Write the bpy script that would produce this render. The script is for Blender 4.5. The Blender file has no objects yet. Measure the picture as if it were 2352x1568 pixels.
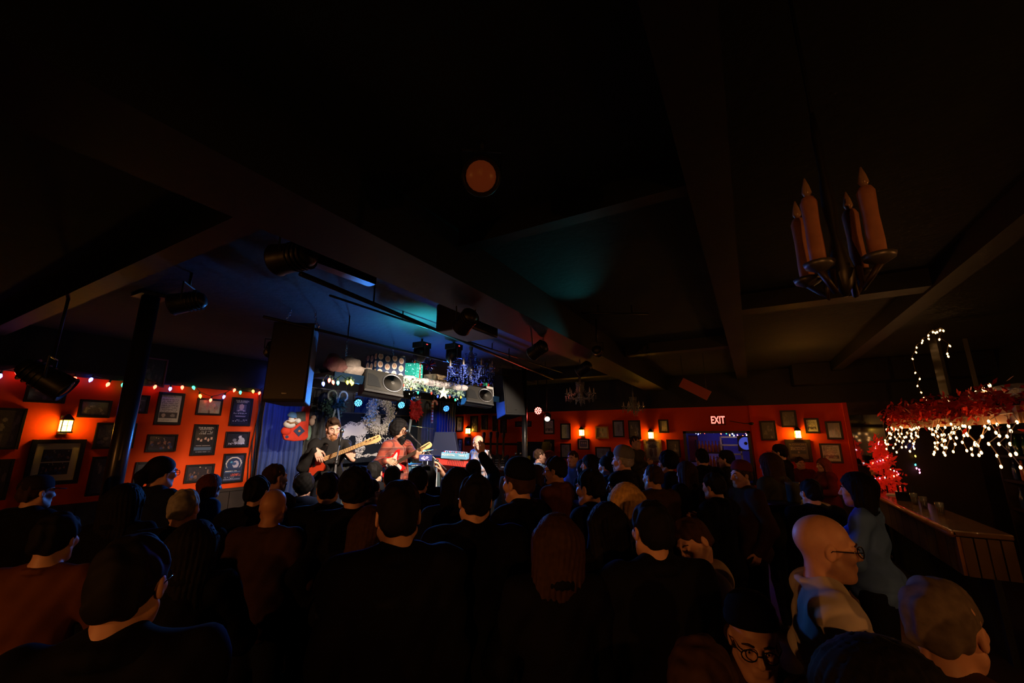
import bpy, math, random
import numpy as np
from mathutils import Matrix, Vector
random.seed(7); rng = np.random.default_rng(7)
SC = bpy.context.scene
COL = SC.collection
pi = math.pi
# ------------------------------------------------------------------ camera
FPX, VV = 950.0, 4176.0
PIT = math.atan(FPX / VV); YAW = math.radians(29.5); CZ = 2.0
W_, H_ = 2352, 1568
cam_d = bpy.data.cameras.new('camera'); cam = bpy.data.objects.new('camera', cam_d); COL.objects.link(cam)
cam_d.sensor_width = 36; cam_d.lens = 36 * FPX / W_; cam_d.clip_start = 0.05
cam.location = (0, 0, CZ); cam.rotation_euler = (pi / 2 + PIT, 0, YAW)
SC.camera = cam
# ------------------------------------------------------------------ world, view, large lights
wd = bpy.data.worlds.new('world'); SC.world = wd; wd.use_nodes = True
wd.node_tree.nodes['Background'].inputs[0].default_value = (.02, .03, .035, 1)
wd.node_tree.nodes['Background'].inputs[1].default_value = 0.0
SC.view_settings.view_transform = 'Standard'; SC.view_settings.look = 'None'
SC.view_settings.exposure = 0.0; SC.view_settings.gamma = 1.0; SC.view_settings.use_curve_mapping = False
SC.cycles.use_denoising = True
SC.cycles.sample_clamp_indirect = 2.0
SC.cycles.sample_clamp_direct = 0.0
SC.cycles.use_adaptive_sampling = True; SC.cycles.adaptive_threshold = 0.03; SC.cycles.adaptive_min_samples = 16
SC.cycles.max_bounces = 3; SC.cycles.diffuse_bounces = 2; SC.cycles.glossy_bounces = 2; SC.cycles.transmission_bounces = 3
SC.cycles.caustics_reflective = False; SC.cycles.caustics_refractive = False

FH = np.array([-math.sin(YAW), math.cos(YAW), 0.]); RT = np.array([math.cos(YAW), math.sin(YAW), 0.])
FW = FH * math.cos(PIT) + np.array([0, 0, math.sin(PIT)]); UP = -FH * math.sin(PIT) + np.array([0, 0, math.cos(PIT)])
C0 = np.array([0, 0, CZ])
def ray(px, py): return FW + RT * (px - W_ / 2) / FPX + UP * (H_ / 2 - py) / FPX
def onz(px, py, z): d = ray(px, py); return C0 + d * (z - CZ) / d[2]
def onx(px, py, x): d = ray(px, py); return C0 + d * x / d[0]
def ony(px, py, y): d = ray(px, py); return C0 + d * y / d[1]
def atd(px, py, dd): d = ray(px, py); return C0 + d * dd / (d @ FH)

def spot(name, loc, target, watt, col, ang=40, blend=.4, r=.05):
    l = bpy.data.lights.new(name, 'SPOT'); l.energy = watt; l.color = col; l.spot_size = math.radians(ang); l.spot_blend = blend
    l.shadow_soft_size = r
    o = bpy.data.objects.new(name, l); COL.objects.link(o); o.location = loc
    o.rotation_euler = (Vector(target) - Vector(loc)).to_track_quat('-Z', 'Y').to_euler()
    return o
def point(name, loc, watt, col, r=.03):
    l = bpy.data.lights.new(name, 'POINT'); l.energy = watt; l.color = col; l.shadow_soft_size = r
    o = bpy.data.objects.new(name, l); COL.objects.link(o); o.location = loc
    return o

# ------------------------------------------------------------------ materials
MATS = {}
def mat(name, col=(.5, .5, .5), rough=.6, metal=0., noise=0., nscale=8., bump=0., bscale=30., emit=None, estr=1., spec=.5, coat=0., sheen=0., sample=True, alpha=1., trans=0.):
    if name in MATS: return MATS[name]
    m = bpy.data.materials.new(name); m.use_nodes = True; nt = m.node_tree; b = nt.nodes['Principled BSDF']
    b.inputs['Base Color'].default_value = (*col, 1); b.inputs['Roughness'].default_value = rough; b.inputs['Metallic'].default_value = metal
    b.inputs['Specular IOR Level'].default_value = spec; b.inputs['Coat Weight'].default_value = coat
    b.inputs['Transmission Weight'].default_value = trans
    if sheen: b.inputs['Sheen Weight'].default_value = sheen
    if noise or bump:
        tc = nt.nodes.new('ShaderNodeTexCoord')
    if noise:
        n = nt.nodes.new('ShaderNodeTexNoise'); n.inputs['Scale'].default_value = nscale; n.inputs['Detail'].default_value = 5
        nt.links.new(tc.outputs['Object'], n.inputs['Vector'])
        r = nt.nodes.new('ShaderNodeMapRange'); r.inputs['From Min'].default_value = .25; r.inputs['From Max'].default_value = .75
        r.inputs['To Min'].default_value = 1 - noise; r.inputs['To Max'].default_value = 1 + noise
        nt.links.new(n.outputs['Fac'], r.inputs['Value'])
        x = nt.nodes.new('ShaderNodeVectorMath'); x.operation = 'SCALE'; x.inputs[0].default_value = col
        nt.links.new(r.outputs['Result'], x.inputs['Scale']); nt.links.new(x.outputs[0], b.inputs['Base Color'])
    if bump:
        n2 = nt.nodes.new('ShaderNodeTexNoise'); n2.inputs['Scale'].default_value = bscale; n2.inputs['Detail'].default_value = 4
        nt.links.new(tc.outputs['Object'], n2.inputs['Vector'])
        bp = nt.nodes.new('ShaderNodeBump'); bp.inputs['Strength'].default_value = bump; bp.inputs['Distance'].default_value = .02
        nt.links.new(n2.outputs['Fac'], bp.inputs['Height']); nt.links.new(bp.outputs['Normal'], b.inputs['Normal'])
    if emit is not None:
        b.inputs['Emission Color'].default_value = (*emit, 1); b.inputs['Emission Strength'].default_value = estr
        m.cycles.emission_sampling = 'AUTO' if sample else 'NONE'
    MATS[name] = m
    return m
def mat_attr(name, rough=.35, spec=.4, emit=0., coat=0.):
    if name in MATS: return MATS[name]
    m = bpy.data.materials.new(name); m.use_nodes = True; nt = m.node_tree; b = nt.nodes['Principled BSDF']
    a = nt.nodes.new('ShaderNodeVertexColor'); a.layer_name = 'ink'
    nt.links.new(a.outputs['Color'], b.inputs['Base Color']); b.inputs['Roughness'].default_value = rough; b.inputs['Specular IOR Level'].default_value = spec
    b.inputs['Coat Weight'].default_value = coat; b.inputs['Coat Roughness'].default_value = .08
    if emit:
        nt.links.new(a.outputs['Color'], b.inputs['Emission Color']); b.inputs['Emission Strength'].default_value = emit
    MATS[name] = m
    return m
def mat_plaid(name, base, dark, light, scale=14., rough=.8):
    """woven check cloth: crossed bands in object space"""
    m = bpy.data.materials.new(name); m.use_nodes = True; nt = m.node_tree; b = nt.nodes['Principled BSDF']; b.inputs['Roughness'].default_value = rough
    tc = nt.nodes.new('ShaderNodeTexCoord'); prev = None
    cur = nt.nodes.new('ShaderNodeRGB'); cur.outputs[0].default_value = (*base, 1); out = cur.outputs[0]
    for ax, sc, col, wdt in (('X', scale, dark, .62), ('Z', scale, dark, .62), ('X', scale, light, .955), ('Z', scale, light, .955)):
        sx = nt.nodes.new('ShaderNodeSeparateXYZ'); nt.links.new(tc.outputs['Object'], sx.inputs[0])
        v = sx.outputs[ax]
        if ax == 'X':
            ad = nt.nodes.new('ShaderNodeMath'); ad.operation = 'ADD'; nt.links.new(sx.outputs['X'], ad.inputs[0]); nt.links.new(sx.outputs['Y'], ad.inputs[1]); v = ad.outputs[0]
        mu = nt.nodes.new('ShaderNodeMath'); mu.operation = 'MULTIPLY'; mu.inputs[1].default_value = sc; nt.links.new(v, mu.inputs[0])
        si = nt.nodes.new('ShaderNodeMath'); si.operation = 'FRACT'; nt.links.new(mu.outputs[0], si.inputs[0])
        gt = nt.nodes.new('ShaderNodeMath'); gt.operation = 'GREATER_THAN'; gt.inputs[1].default_value = wdt; nt.links.new(si.outputs[0], gt.inputs[0])
        ml = nt.nodes.new('ShaderNodeMath'); ml.operation = 'MULTIPLY'; ml.inputs[1].default_value = .75; nt.links.new(gt.outputs[0], ml.inputs[0])
        mx = nt.nodes.new('ShaderNodeMix'); mx.data_type = 'RGBA'; nt.links.new(ml.outputs[0], mx.inputs['Factor'])
        nt.links.new(out, mx.inputs['A']); mx.inputs['B'].default_value = (*col, 1); out = mx.outputs['Result']
    nt.links.new(out, b.inputs['Base Color']); MATS[name] = m
    return m

# ------------------------------------------------------------------ mesh building
def link(o, parent=None):
    COL.objects.link(o)
    if parent is not None: o.parent = parent
    return o
def tag(o, label=None, cat=None, group=None, kind=None):
    if label: o['label'] = label
    if cat: o['category'] = cat
    if group: o['group'] = group
    if kind: o['kind'] = kind
    return o
def empty(name, loc=(0, 0, 0), rz=0., label=None, cat=None, group=None, rot=None):
    o = bpy.data.objects.new(name, None); COL.objects.link(o); o.location = loc; o.empty_display_size = .1
    o.rotation_euler = rot if rot is not None else (0, 0, rz)
    return tag(o, label, cat, group)
class B:
    """collects shapes; obj() links them as one mesh"""
    def __init__(s): s.v = []; s.f = []
    def add(s, v, f):
        n = len(s.v); s.v += [tuple(map(float, q)) for q in v]; s.f += [tuple(i + n for i in q) for q in f]; return s
    def box(s, c, d, M=None):
        x, y, z = [q / 2 for q in d]
        v = [Vector((sx * x, sy * y, sz * z)) for sx in (-1, 1) for sy in (-1, 1) for sz in (-1, 1)]
        if M is not None: v = [M @ q for q in v]
        v = [q + Vector(c) for q in v]
        return s.add(v, [(0, 1, 3, 2), (4, 6, 7, 5), (0, 4, 5, 1), (2, 3, 7, 6), (0, 2, 6, 4), (1, 5, 7, 3)])
    def tube(s, pts, r, seg=6, closed=False, caps=True):
        pts = [Vector(p) for p in pts]; n = len(pts); rr = r if hasattr(r, '__len__') else [r] * n
        v = []; prev = None
        for i, p in enumerate(pts):
            if closed: t = pts[(i + 1) % n] - pts[i - 1]
            else: t = pts[min(i + 1, n - 1)] - pts[max(i - 1, 0)]
            t = t.normalized() if t.length > 1e-9 else Vector((0, 0, 1))
            a = prev if prev is not None else (Vector((0, 0, 1)) if abs(t.z) < .9 else Vector((1, 0, 0)))
            a = (a - t * a.dot(t)); a = a.normalized() if a.length > 1e-6 else t.orthogonal().normalized()
            prev = a; b = t.cross(a)
            for k in range(seg):
                an = 2 * pi * k / seg; v.append(p + (a * math.cos(an) + b * math.sin(an)) * rr[i])
        f = []
        for i in range(n if closed else n - 1):
            for k in range(seg):
                j = (i + 1) % n; f.append((i * seg + k, i * seg + (k + 1) % seg, j * seg + (k + 1) % seg, j * seg + k))
        if caps and not closed: f.append(tuple(range(seg))[::-1]); f.append(tuple((n - 1) * seg + k for k in range(seg)))
        return s.add(v, f)
    def cyl(s, a, b, r, r2=None, seg=12): return s.tube([a, b], [r, r if r2 is None else r2], seg)
    def lathe(s, prof, seg=16, M=None):
        v = []; n = len(prof)
        for r, z in prof:
            for k in range(seg):
                an = 2 * pi * k / seg; q = Vector((r * math.cos(an), r * math.sin(an), z)); v.append(M @ q if M is not None else q)
        f = [(i * seg + k, i * seg + (k + 1) % seg, (i + 1) * seg + (k + 1) % seg, (i + 1) * seg + k) for i in range(n - 1) for k in range(seg)]
        f.append(tuple(range(seg))[::-1]); f.append(tuple((n - 1) * seg + k for k in range(seg)))
        return s.add(v, f)
    def ell(s, c, r, seg=10, rings=6, M=None):
        v = [Vector((0, 0, -r[2]))]; 
        for i in range(1, rings):
            th = pi * i / rings
            for k in range(seg):
                an = 2 * pi * k / seg; v.append(Vector((r[0] * math.sin(th) * math.cos(an), r[1] * math.sin(th) * math.sin(an), -r[2] * math.cos(th))))
        v.append(Vector((0, 0, r[2])))
        f = [(0, 1 + (k + 1) % seg, 1 + k) for k in range(seg)]
        for i in range(rings - 2):
            for k in range(seg):
                a = 1 + i * seg; f.append((a + k, a + (k + 1) % seg, a + seg + (k + 1) % seg, a + seg + k))
        a = 1 + (rings - 2) * seg; f += [(a + k, a + (k + 1) % seg, len(v) - 1) for k in range(seg)]
        if M is not None: v = [M @ q for q in v]
        return s.add([q + Vector(c) for q in v], f)
    def prism(s, poly, t, M=None, z0=0.):
        n = len(poly); v = [Vector((x, y, z0)) for x, y in poly] + [Vector((x, y, z0 + t)) for x, y in poly]
        if M is not None: v = [M @ q for q in v]
        return s.add(v, [tuple(range(n))[::-1], tuple(range(n, 2 * n))] + [(i, (i + 1) % n, n + (i + 1) % n, n + i) for i in range(n)])
    def quad(s, a, b, c, d): return s.add([a, b, c, d], [(0, 1, 2, 3)])
    def mesh(s, name, m=None, smooth=False):
        me = bpy.data.meshes.new(name); me.from_pydata(s.v, [], s.f); me.update()
        if m is not None: me.materials.append(m)
        if smooth: me.polygons.foreach_set('use_smooth', [True] * len(me.polygons))
        return me
    def obj(s, name, m, parent=None, smooth=False, bevel=0.):
        o = bpy.data.objects.new(name, s.mesh(name, m, smooth)); link(o, parent)
        if bevel:
            md = o.modifiers.new('bevel', 'BEVEL'); md.width = bevel; md.segments = 2; md.limit_method = 'ANGLE'
        return o
def inst(name, me, parent=None, loc=(0, 0, 0), rot=(0, 0, 0), sc=(1, 1, 1), m=None):
    o = bpy.data.objects.new(name, me); link(o, parent); o.location = loc; o.rotation_euler = rot
    o.scale = (sc, sc, sc) if not hasattr(sc, '__len__') else sc
    if m is not None and o.data.materials:
        o.material_slots[0].link = 'OBJECT'; o.material_slots[0].material = m
    return o
def npmesh(name, V, F, m, smooth=True):
    me = bpy.data.meshes.new(name); nv, nf = len(V), len(F); k = F.shape[1]
    me.vertices.add(nv); me.vertices.foreach_set('co', np.ascontiguousarray(V, dtype=np.float32).ravel())
    me.loops.add(nf * k); me.loops.foreach_set('vertex_index', np.ascontiguousarray(F, dtype=np.int32).ravel())
    me.polygons.add(nf); me.polygons.foreach_set('loop_start', np.arange(0, nf * k, k, dtype=np.int32))
    me.polygons.foreach_set('use_smooth', np.ones(nf, dtype=bool) if smooth else np.zeros(nf, dtype=bool))
    me.update(calc_edges=True)
    if m is not None: me.materials.append(m)
    return me
def frame_mat(org, xa, ya, za):
    M = Matrix.Identity(4)
    for i, a in enumerate((xa, ya, za)):
        for j in range(3): M[j][i] = a[j]
    for j in range(3): M[j][3] = org[j]
    return M
def text_mesh(name, s, size, M, m, parent=None, extrude=.002, align='CENTER', bold=0., sx=1.):
    cu = bpy.data.curves.new(name, 'FONT'); cu.body = s; cu.size = size; cu.align_x = align; cu.align_y = 'CENTER'; cu.extrude = extrude; cu.offset = bold
    cu.resolution_u = 2
    t = bpy.data.objects.new(name + '_tmp', cu); COL.objects.link(t)
    dg = bpy.context.evaluated_depsgraph_get(); me = bpy.data.meshes.new_from_object(t.evaluated_get(dg))
    bpy.data.objects.remove(t); bpy.data.curves.remove(cu)
    me.transform(M @ Matrix.Diagonal((sx, 1, 1, 1))); me.materials.clear(); me.materials.append(m); me.name = name
    return link(bpy.data.objects.new(name, me), parent)
def raster(name, img, w, h, M, m, parent=None):
    """flat print: a grid of cells, one ink colour per cell; img[row from top, col]"""
    ny, nx = img.shape[:2]
    xs = np.linspace(-w / 2, w / 2, nx + 1); ys = np.linspace(h / 2, -h / 2, ny + 1)
    X, Y = np.meshgrid(xs, ys); V = np.stack([X.ravel(), Y.ravel(), 0 * X.ravel()], 1)
    i, j = np.meshgrid(np.arange(ny), np.arange(nx), indexing='ij'); a = (i * (nx + 1) + j).ravel()
    F = np.stack([a, a + nx + 1, a + nx + 2, a + 1], 1)
    me = npmesh(name, V, F, m, False); at = me.color_attributes.new('ink', 'FLOAT_COLOR', 'CORNER')
    c = np.ones((ny * nx, 4, 4), np.float32); c[:, :, :3] = np.clip(img, 0, 1).reshape(-1, 1, 3); at.data.foreach_set('color', c.ravel())
    me.transform(M)
    return link(bpy.data.objects.new(name, me), parent)

# ------------------------------------------------------------------ implicit surfaces
class Sdf:
    def __init__(s): s.p = []
    def cap(s, a, b, ra, rb=None, k=.02, op='u'):
        a = np.array(a, float); b = np.array(b, float); rb = ra if rb is None else rb; R = max(ra, rb)
        def f(P):
            d = b - a; L = d @ d + 1e-12; t = np.clip(((P - a) @ d) / L, 0, 1)
            return np.linalg.norm(P - a - t[..., None] * d, axis=-1) - (ra + (rb - ra) * t)
        s.p.append((f, np.minimum(a, b) - R, np.maximum(a, b) + R, k, op)); return s
    def ell(s, c, r, k=.02, R=None, op='u'):
        c = np.array(c, float); r = np.array(r, float)
        def f(P):
            q = P - c
            if R is not None: q = q @ R
            k0 = np.linalg.norm(q / r, axis=-1); k1 = np.linalg.norm(q / (r * r), axis=-1)
            return k0 * (k0 - 1) / np.maximum(k1, 1e-9)
        m = r.max() if R is not None else r
        s.p.append((f, c - m, c + m, k, op)); return s
    def fn(s, f, op='d', k=.01, lo=None, hi=None):
        s.p.append((f, lo, hi, k, op)); return s
    def grid(s, lo, hi, h):
        lo = np.array(lo, float); n = np.maximum(np.ceil((np.array(hi) - lo) / h).astype(int) + 1, 3)
        ax = [lo[i] + h * np.arange(n[i]) for i in range(3)]; D = np.full(tuple(n), .1)
        for f, a, b, k, op in s.p:
            if a is None: sl = [slice(0, n[i]) for i in range(3)]
            else:
                pad = k + 2.5 * h
                sl = [slice(max(0, int((a[i] - pad - lo[i]) / h)), min(n[i], int((b[i] + pad - lo[i]) / h) + 2)) for i in range(3)]
                if any(q.stop <= q.start for q in sl): continue
            P = np.stack(np.meshgrid(*[ax[i][sl[i]] for i in range(3)], indexing='ij'), -1)
            d = f(P); D0 = D[tuple(sl)]
            if op == 'u':
                hh = np.clip(.5 + .5 * (D0 - d) / k, 0, 1); D[tuple(sl)] = D0 * (1 - hh) + d * hh - k * hh * (1 - hh)
            elif op == 's':
                d = -d; hh = np.clip(.5 - .5 * (D0 - d) / k, 0, 1); D[tuple(sl)] = D0 * (1 - hh) + d * hh + k * hh * (1 - hh)
            elif op == 'i': D[tuple(sl)] = np.maximum(D0, d)
            elif op == 'I':
                hh = np.clip(.5 - .5 * (D0 - d) / k, 0, 1); D[tuple(sl)] = D0 * (1 - hh) + d * hh + k * hh * (1 - hh)
            elif op == 'd': D[tuple(sl)] = D0 + d
        return D, lo, n
    def bounds(s):
        lo = np.min([p[1] for p in s.p if p[1] is not None and p[4] == 'u'], 0); hi = np.max([p[2] for p in s.p if p[1] is not None and p[4] == 'u'], 0)
        return lo, hi
    def nets(s, lo, hi, h):
        D, lo, n = s.grid(lo, hi, h); S = D < 0
        cs = tuple(n - 1)
        def cor(A, o): return A[o[0]:o[0] + cs[0], o[1]:o[1] + cs[1], o[2]:o[2] + cs[2]]
        cnt = sum(cor(S, (i, j, k)).astype(np.int8) for i in (0, 1) for j in (0, 1) for k in (0, 1))
        act = (cnt > 0) & (cnt < 8); N = int(act.sum()); idx = np.full(cs, -1, int); idx[act] = np.arange(N)
        if N == 0: return np.zeros((0, 3)), np.zeros((0, 4), int)
        acc = np.zeros((N, 3)); ct = np.zeros(N)
        for a in range(3):
            b, c = (a + 1) % 3, (a + 2) % 3
            for ob in (0, 1):
                for oc in (0, 1):
                    o0 = [0, 0, 0]; o0[b] = ob; o0[c] = oc; o1 = list(o0); o1[a] = 1
                    d0 = cor(D, o0)[act]; d1 = cor(D, o1)[act]; m = (d0 < 0) != (d1 < 0)
                    t = np.where(m, d0 / np.where(m, d0 - d1, 1), 0)
                    p = np.array(o0, float)[None] + t[:, None] * np.eye(3)[a][None]
                    acc += p * m[:, None]; ct += m
        V = lo + h * (np.argwhere(act) + acc / ct[:, None])
        Fs = []
        for a in range(3):
            b, c = (a + 1) % 3, (a + 2) % 3
            s0 = [slice(None)] * 3; s1 = [slice(None)] * 3; s0[a] = slice(0, -1); s1[a] = slice(1, None)
            for q in (s0, s1): q[b] = slice(1, -1); q[c] = slice(1, -1)
            A0 = S[tuple(s0)]; A1 = S[tuple(s1)]; e = np.argwhere(A0 != A1)
            if not len(e): continue
            ins = A0[tuple(e.T)]
            g = e.copy(); g[:, b] += 1; g[:, c] += 1
            def cell(ob, oc):
                q = g.copy(); q[:, b] += ob; q[:, c] += oc; return idx[tuple(q.T)]
            Q = np.stack([cell(-1, -1), cell(0, -1), cell(0, 0), cell(-1, 0)], 1); Q[~ins] = Q[~ins][:, ::-1]; Fs.append(Q)
        return V, np.concatenate(Fs)
    def mesh(s, name, m, h, fine=(), pad=.02):
        """coarse net over everything, finer nets inside the boxes of `fine` [(lo,hi,h)]"""
        lo, hi = s.bounds(); V, F = s.nets(lo - pad, hi + pad, h)
        VV_, FF_ = [], []
        keep = np.ones(len(F), bool)
        for l, u, hf in fine:
            l = np.array(l); u = np.array(u); ins = np.all((V > l + .3 * h) & (V < u - .3 * h), 1); keep &= ~ins[F].all(1)
        VV_.append(V); FF_.append(F[keep]); n = len(V)
        for l, u, hf in fine:
            v, f = s.nets(l, u, hf); VV_.append(v); FF_.append(f + n); n += len(v)
        V = np.concatenate(VV_); F = np.concatenate(FF_)
        used = np.zeros(len(V), bool); used[F.ravel()] = True; re = np.cumsum(used) - 1
        return npmesh(name, V[used], re[F], m, True)
# ------------------------------------------------------------------ shared materials
XL, YB, XR, YF, ZC = -8.0, 10.5, 3.7, -3.2, 3.4
M_orange = mat('orange_paint', (.78, .068, .006), .7, noise=.10, nscale=1.3, bump=.06, bscale=26, spec=.12)
M_blackpaint = mat('black_paint', (.006, .007, .0075), .6, noise=.25, nscale=3, bump=.08, bscale=18)
M_ceiling = mat('ceiling_plaster', (.030, .036, .036), .85, noise=.22, nscale=2.2, bump=.25, bscale=16)
M_wood_dark = mat('dark_wood', (.022, .010, .005), .5, noise=.3, nscale=6, bump=.05, bscale=40)
M_wood = mat('brown_wood', (.30, .13, .045), .4, noise=.3, nscale=9, bump=.05, bscale=40)
M_floor = mat('floor_boards', (.03, .018, .012), .45, noise=.3, nscale=4)
M_black = mat('black_plastic', (.012, .012, .013), .42)
M_blackgloss = mat('black_gloss', (.01, .01, .011), .12)
M_metal = mat('chrome', (.75, .76, .78), .18, 1.)
M_iron = mat('dull_steel', (.20, .20, .21), .45, .8)
M_frame = mat('frame_black', (.006, .005, .005), .4, spec=.3)
M_white = mat('white_paint', (.8, .8, .78), .5)
M_stage = mat('stage_carpet', (.02, .02, .022), .9, noise=.3, nscale=30)
M_blue_drape = mat('blue_drape', (.02, .05, .22), .75, noise=.15, nscale=5, sheen=.3)
M_black_drape = mat('black_drape', (.05, .05, .045), .8, noise=.25, nscale=6, sheen=.2)
def bulbm(name, core, estr): return mat('bulb_' + name, (.3, .3, .3), .3, emit=core, estr=estr, sample=name in ('red', 'blue', 'green', 'amber', 'yellow', 'cyan'))
BULB = {'red': bulbm('red', (1, .08, .04), 11), 'blue': bulbm('blue', (.08, .12, 1), 14), 'green': bulbm('green', (.05, 1, .45), 3.5),
        'amber': bulbm('amber', (1, .52, .06), 6), 'cyan': bulbm('cyan', (.1, .9, .9), 3.5), 'yellow': bulbm('yellow', (1, .8, .05), 5),
        'warm': bulbm('warm', (1, .47, .15), 10), 'pink': bulbm('pink', (1, .25, .5), 5), 'white': bulbm('white', (.8, .9, 1), 6)}
BULBRGB = {'red': (1, .06, .03), 'blue': (.06, .10, 1), 'green': (.03, 1, .4), 'amber': (1, .45, .04), 'cyan': (.1, .9, .9), 'yellow': (1, .75, .05)}

# ------------------------------------------------------------------ room shell
def struct(name, b, m, parent=None, smooth=False):
    o = b.obj(name, m, parent, smooth)
    if parent is None: o['kind'] = 'structure'
    return o
struct('floor', B().box(((XL + XR) / 2, (YB + YF) / 2, -.1), (XR - XL, YB - YF, .2)), M_floor)
struct('ceiling', B().box(((XL + XR) / 2, (YB + 1.6 + YF) / 2, ZC + .1), (XR - XL, YB + 1.6 - YF, .2)), M_ceiling)
WZ, OT, OB_ = 1.09, 2.79, 2.64
YE = 4.5      # end of the orange wall, start of the stage drapes
wl = struct('wall_left', B().box((XL - .1, (YF + YE) / 2, (WZ + OT) / 2), (.2, YE - YF, OT - WZ)), M_orange)
struct('upper_band', B().box((XL - .1, (YF + YB) / 2, (OT + ZC) / 2), (.2, YB - YF, ZC - OT)), M_blackpaint, wl)
struct('stage_wall', B().box((XL - .1, (YE + YB) / 2, OT / 2), (.2, YB - YE, OT)), mat('stage_wall_blue', (.01, .03, .12), .7, noise=.2, nscale=4), wl)
for i in range(24):
    y0 = YF + (YE - YF) * i / 24; w = (YE - YF) / 24
    struct('wainscot_board', B().box((XL - .095 + (.004 if i % 2 else 0), y0 + w / 2, WZ / 2), (.21, w - .008, WZ)), M_wood_dark, wl)
struct('trim_1', B().box((XL + .02, (YF + YE) / 2, WZ), (.05, YE - YF, .05)), M_wood_dark)
struct('trim_2', B().box((XL + .03, (YF + YE) / 2, OT + .03), (.06, YE - YF, .07)), M_blackpaint)
# back wall with the opening into the side room
WX0, WX1, WZ0, WZ1 = -1.37, -.03, 1.0, 2.10
b = B()
b.box(((XL + WX0) / 2, YB + .1, (OB_ + .9) / 2), (WX0 - XL, .2, OB_ - .9)); b.box(((WX1 + 1.7) / 2, YB + .1, (OB_ + .9) / 2), (1.7 - WX1, .2, OB_ - .9))
b.box(((WX0 + WX1) / 2, YB + .1, (OB_ + WZ1) / 2), (WX1 - WX0, .2, OB_ - WZ1)); b.box(((WX0 + WX1) / 2, YB + .1, (.9 + WZ0) / 2), (WX1 - WX0, .2, WZ0 - .9))
wb = struct('wall_back', b, M_orange)
struct('upper_band', B().box(((XL + XR) / 2, YB + .1, (OB_ + ZC) / 2), (XR - XL, .2, ZC - OB_)), M_blackpaint, wb)
struct('bar_wall', B().box(((1.7 + XR) / 2, YB + .1, (OB_ + .9) / 2), (XR - 1.7, .2, OB_ - .9)), M_wood_dark, wb)
struct('wainscot', B().box(((XL + XR) / 2, YB + .09, .45), (XR - XL, .22, .9)), M_wood_dark, wb)
struct('corner_post', B().box((.03, YB - .03, 1.77), (.06, .07, 1.74)), M_orange, wb)
struct('corner_post', B().box((1.66, YB - .03, 1.77), (.07, .08, 1.74)), M_orange, wb)
struct('wall_right', B().box((XR + .1, (YB + YF) / 2, ZC / 2), (.2, YB - YF, ZC)), M_blackpaint)
struct('wall_front', B().box(((XL + XR) / 2, YF - .1, ZC / 2), (XR - XL, .2, ZC)), M_blackpaint)
# ceiling beams
struct('trim_3', B().box((-1.88, (YF + YB) / 2, 3.225), (.46, YB - YF, .35)), M_blackpaint)
struct('trim_4', B().box((-.05, (YF + YB) / 2, 3.31), (.20, YB - YF, .18)), M_blackpaint)
struct('trim_5', B().box((1.55, (YF + YB) / 2, 3.31), (.16, YB - YF, .18)), M_blackpaint)
struct('trim_6', B().box((.75, 4.75, 3.32), (1.44, .22, .16)), M_blackpaint)
struct('trim_7', B().box((-.87, 2.15, 3.33), (1.48, .10, .14)), M_blackpaint)
struct('trim_8', B().box((-.87, 6.6, 3.32), (1.48, .2, .16)), M_blackpaint)
struct('trim_9', B().box((XR / 2 + .8, 10.2, 3.2), (XR - 1.6 + 1.5, .5, .4)), M_blackpaint)
struct('trim_10', B().box((-5.0, 8.35, 3.3), (5.75, .2, .2)), M_blackpaint)
struct('trim_11', B().box((-5.0, 1.15, 3.3), (5.75, .16, .2)), M_blackpaint)
struct('stage_platform', B().box((-5.88, 6.5, .225), (4.24, 8.0, .45)), M_stage)
bpy.data.objects['stage_platform'].name = 'floor_stage'
# ---- posts
def post(px, py, d, r, label):
    p = atd(px, py, d); t = empty('support_post', (p[0], p[1], 0), 0, label, 'post')
    B().cyl((0, 0, .02), (0, 0, ZC - .005), r, seg=20).obj('shaft', mat('post_black', (.02, .02, .022), .28), t, True)
    B().box((0, 0, .01), (r * 3, r * 3, .02)).obj('base_plate', M_black, t)
    B().box((0, 0, ZC - .02), (r * 3.2, r * 3.2, .03)).obj('cap_plate', M_black, t)
post(282, 1000, 4.0, .075, 'thick black round post in front of the framed posters on the orange wall')
post(1205, 1000, 8.6, .055, 'thin black round post right of the hanging speaker by the stage')

# ------------------------------------------------------------------ drapes
def drape(name, px0, px1, m, label, x=-7.82, z0=.46, z1=2.95, folds=9, amp=.05):
    ya, yb = onx(px0, 1000, x)[1], onx(px1, 1000, x)[1]
    n = folds * 8; V = []; nz = 8
    for j in range(nz + 1):
        z = z0 + (z1 - z0) * j / nz
        for i in range(n + 1):
            u = i / n; ph = 2 * pi * folds * u + .5 * math.sin(7 * u + 1)
            a = amp * (.65 + .35 * (1 - j / nz)) * (.8 + .3 * math.sin(13 * u))
            V.append((a * math.cos(ph) + .015 * math.sin(3 * j + 9 * u), (u - .5) * (yb - ya) + .3 * a * math.sin(2 * ph), z))
    F = [(j * (n + 1) + i, j * (n + 1) + i + 1, (j + 1) * (n + 1) + i + 1, (j + 1) * (n + 1) + i) for j in range(nz) for i in range(n)]
    t = empty(name, (x, (ya + yb) / 2, 0), 0, label, 'curtain')
    B().add(V, F).obj('cloth', m, t, True)
    B().cyl((0, -(yb - ya) / 2, z1 + .02), (0, (yb - ya) / 2, z1 + .02), .02).obj('rod', M_iron, t, True)
drape('curtain', 597, 694, M_blue_drape, 'blue curtain left of the bass player behind the hanging stocking', folds=8)
drape('curtain', 696, 806, M_black_drape, 'black pleated curtain directly behind the bass player', folds=10)
drape('curtain', 944, 999, M_black_drape, 'black pleated curtain right of the singer below the candy cane', folds=8)
drape('curtain', 1000, 1043, M_blue_drape, 'bright blue curtain at the right edge of the stage beside the posters', folds=7)
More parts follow.
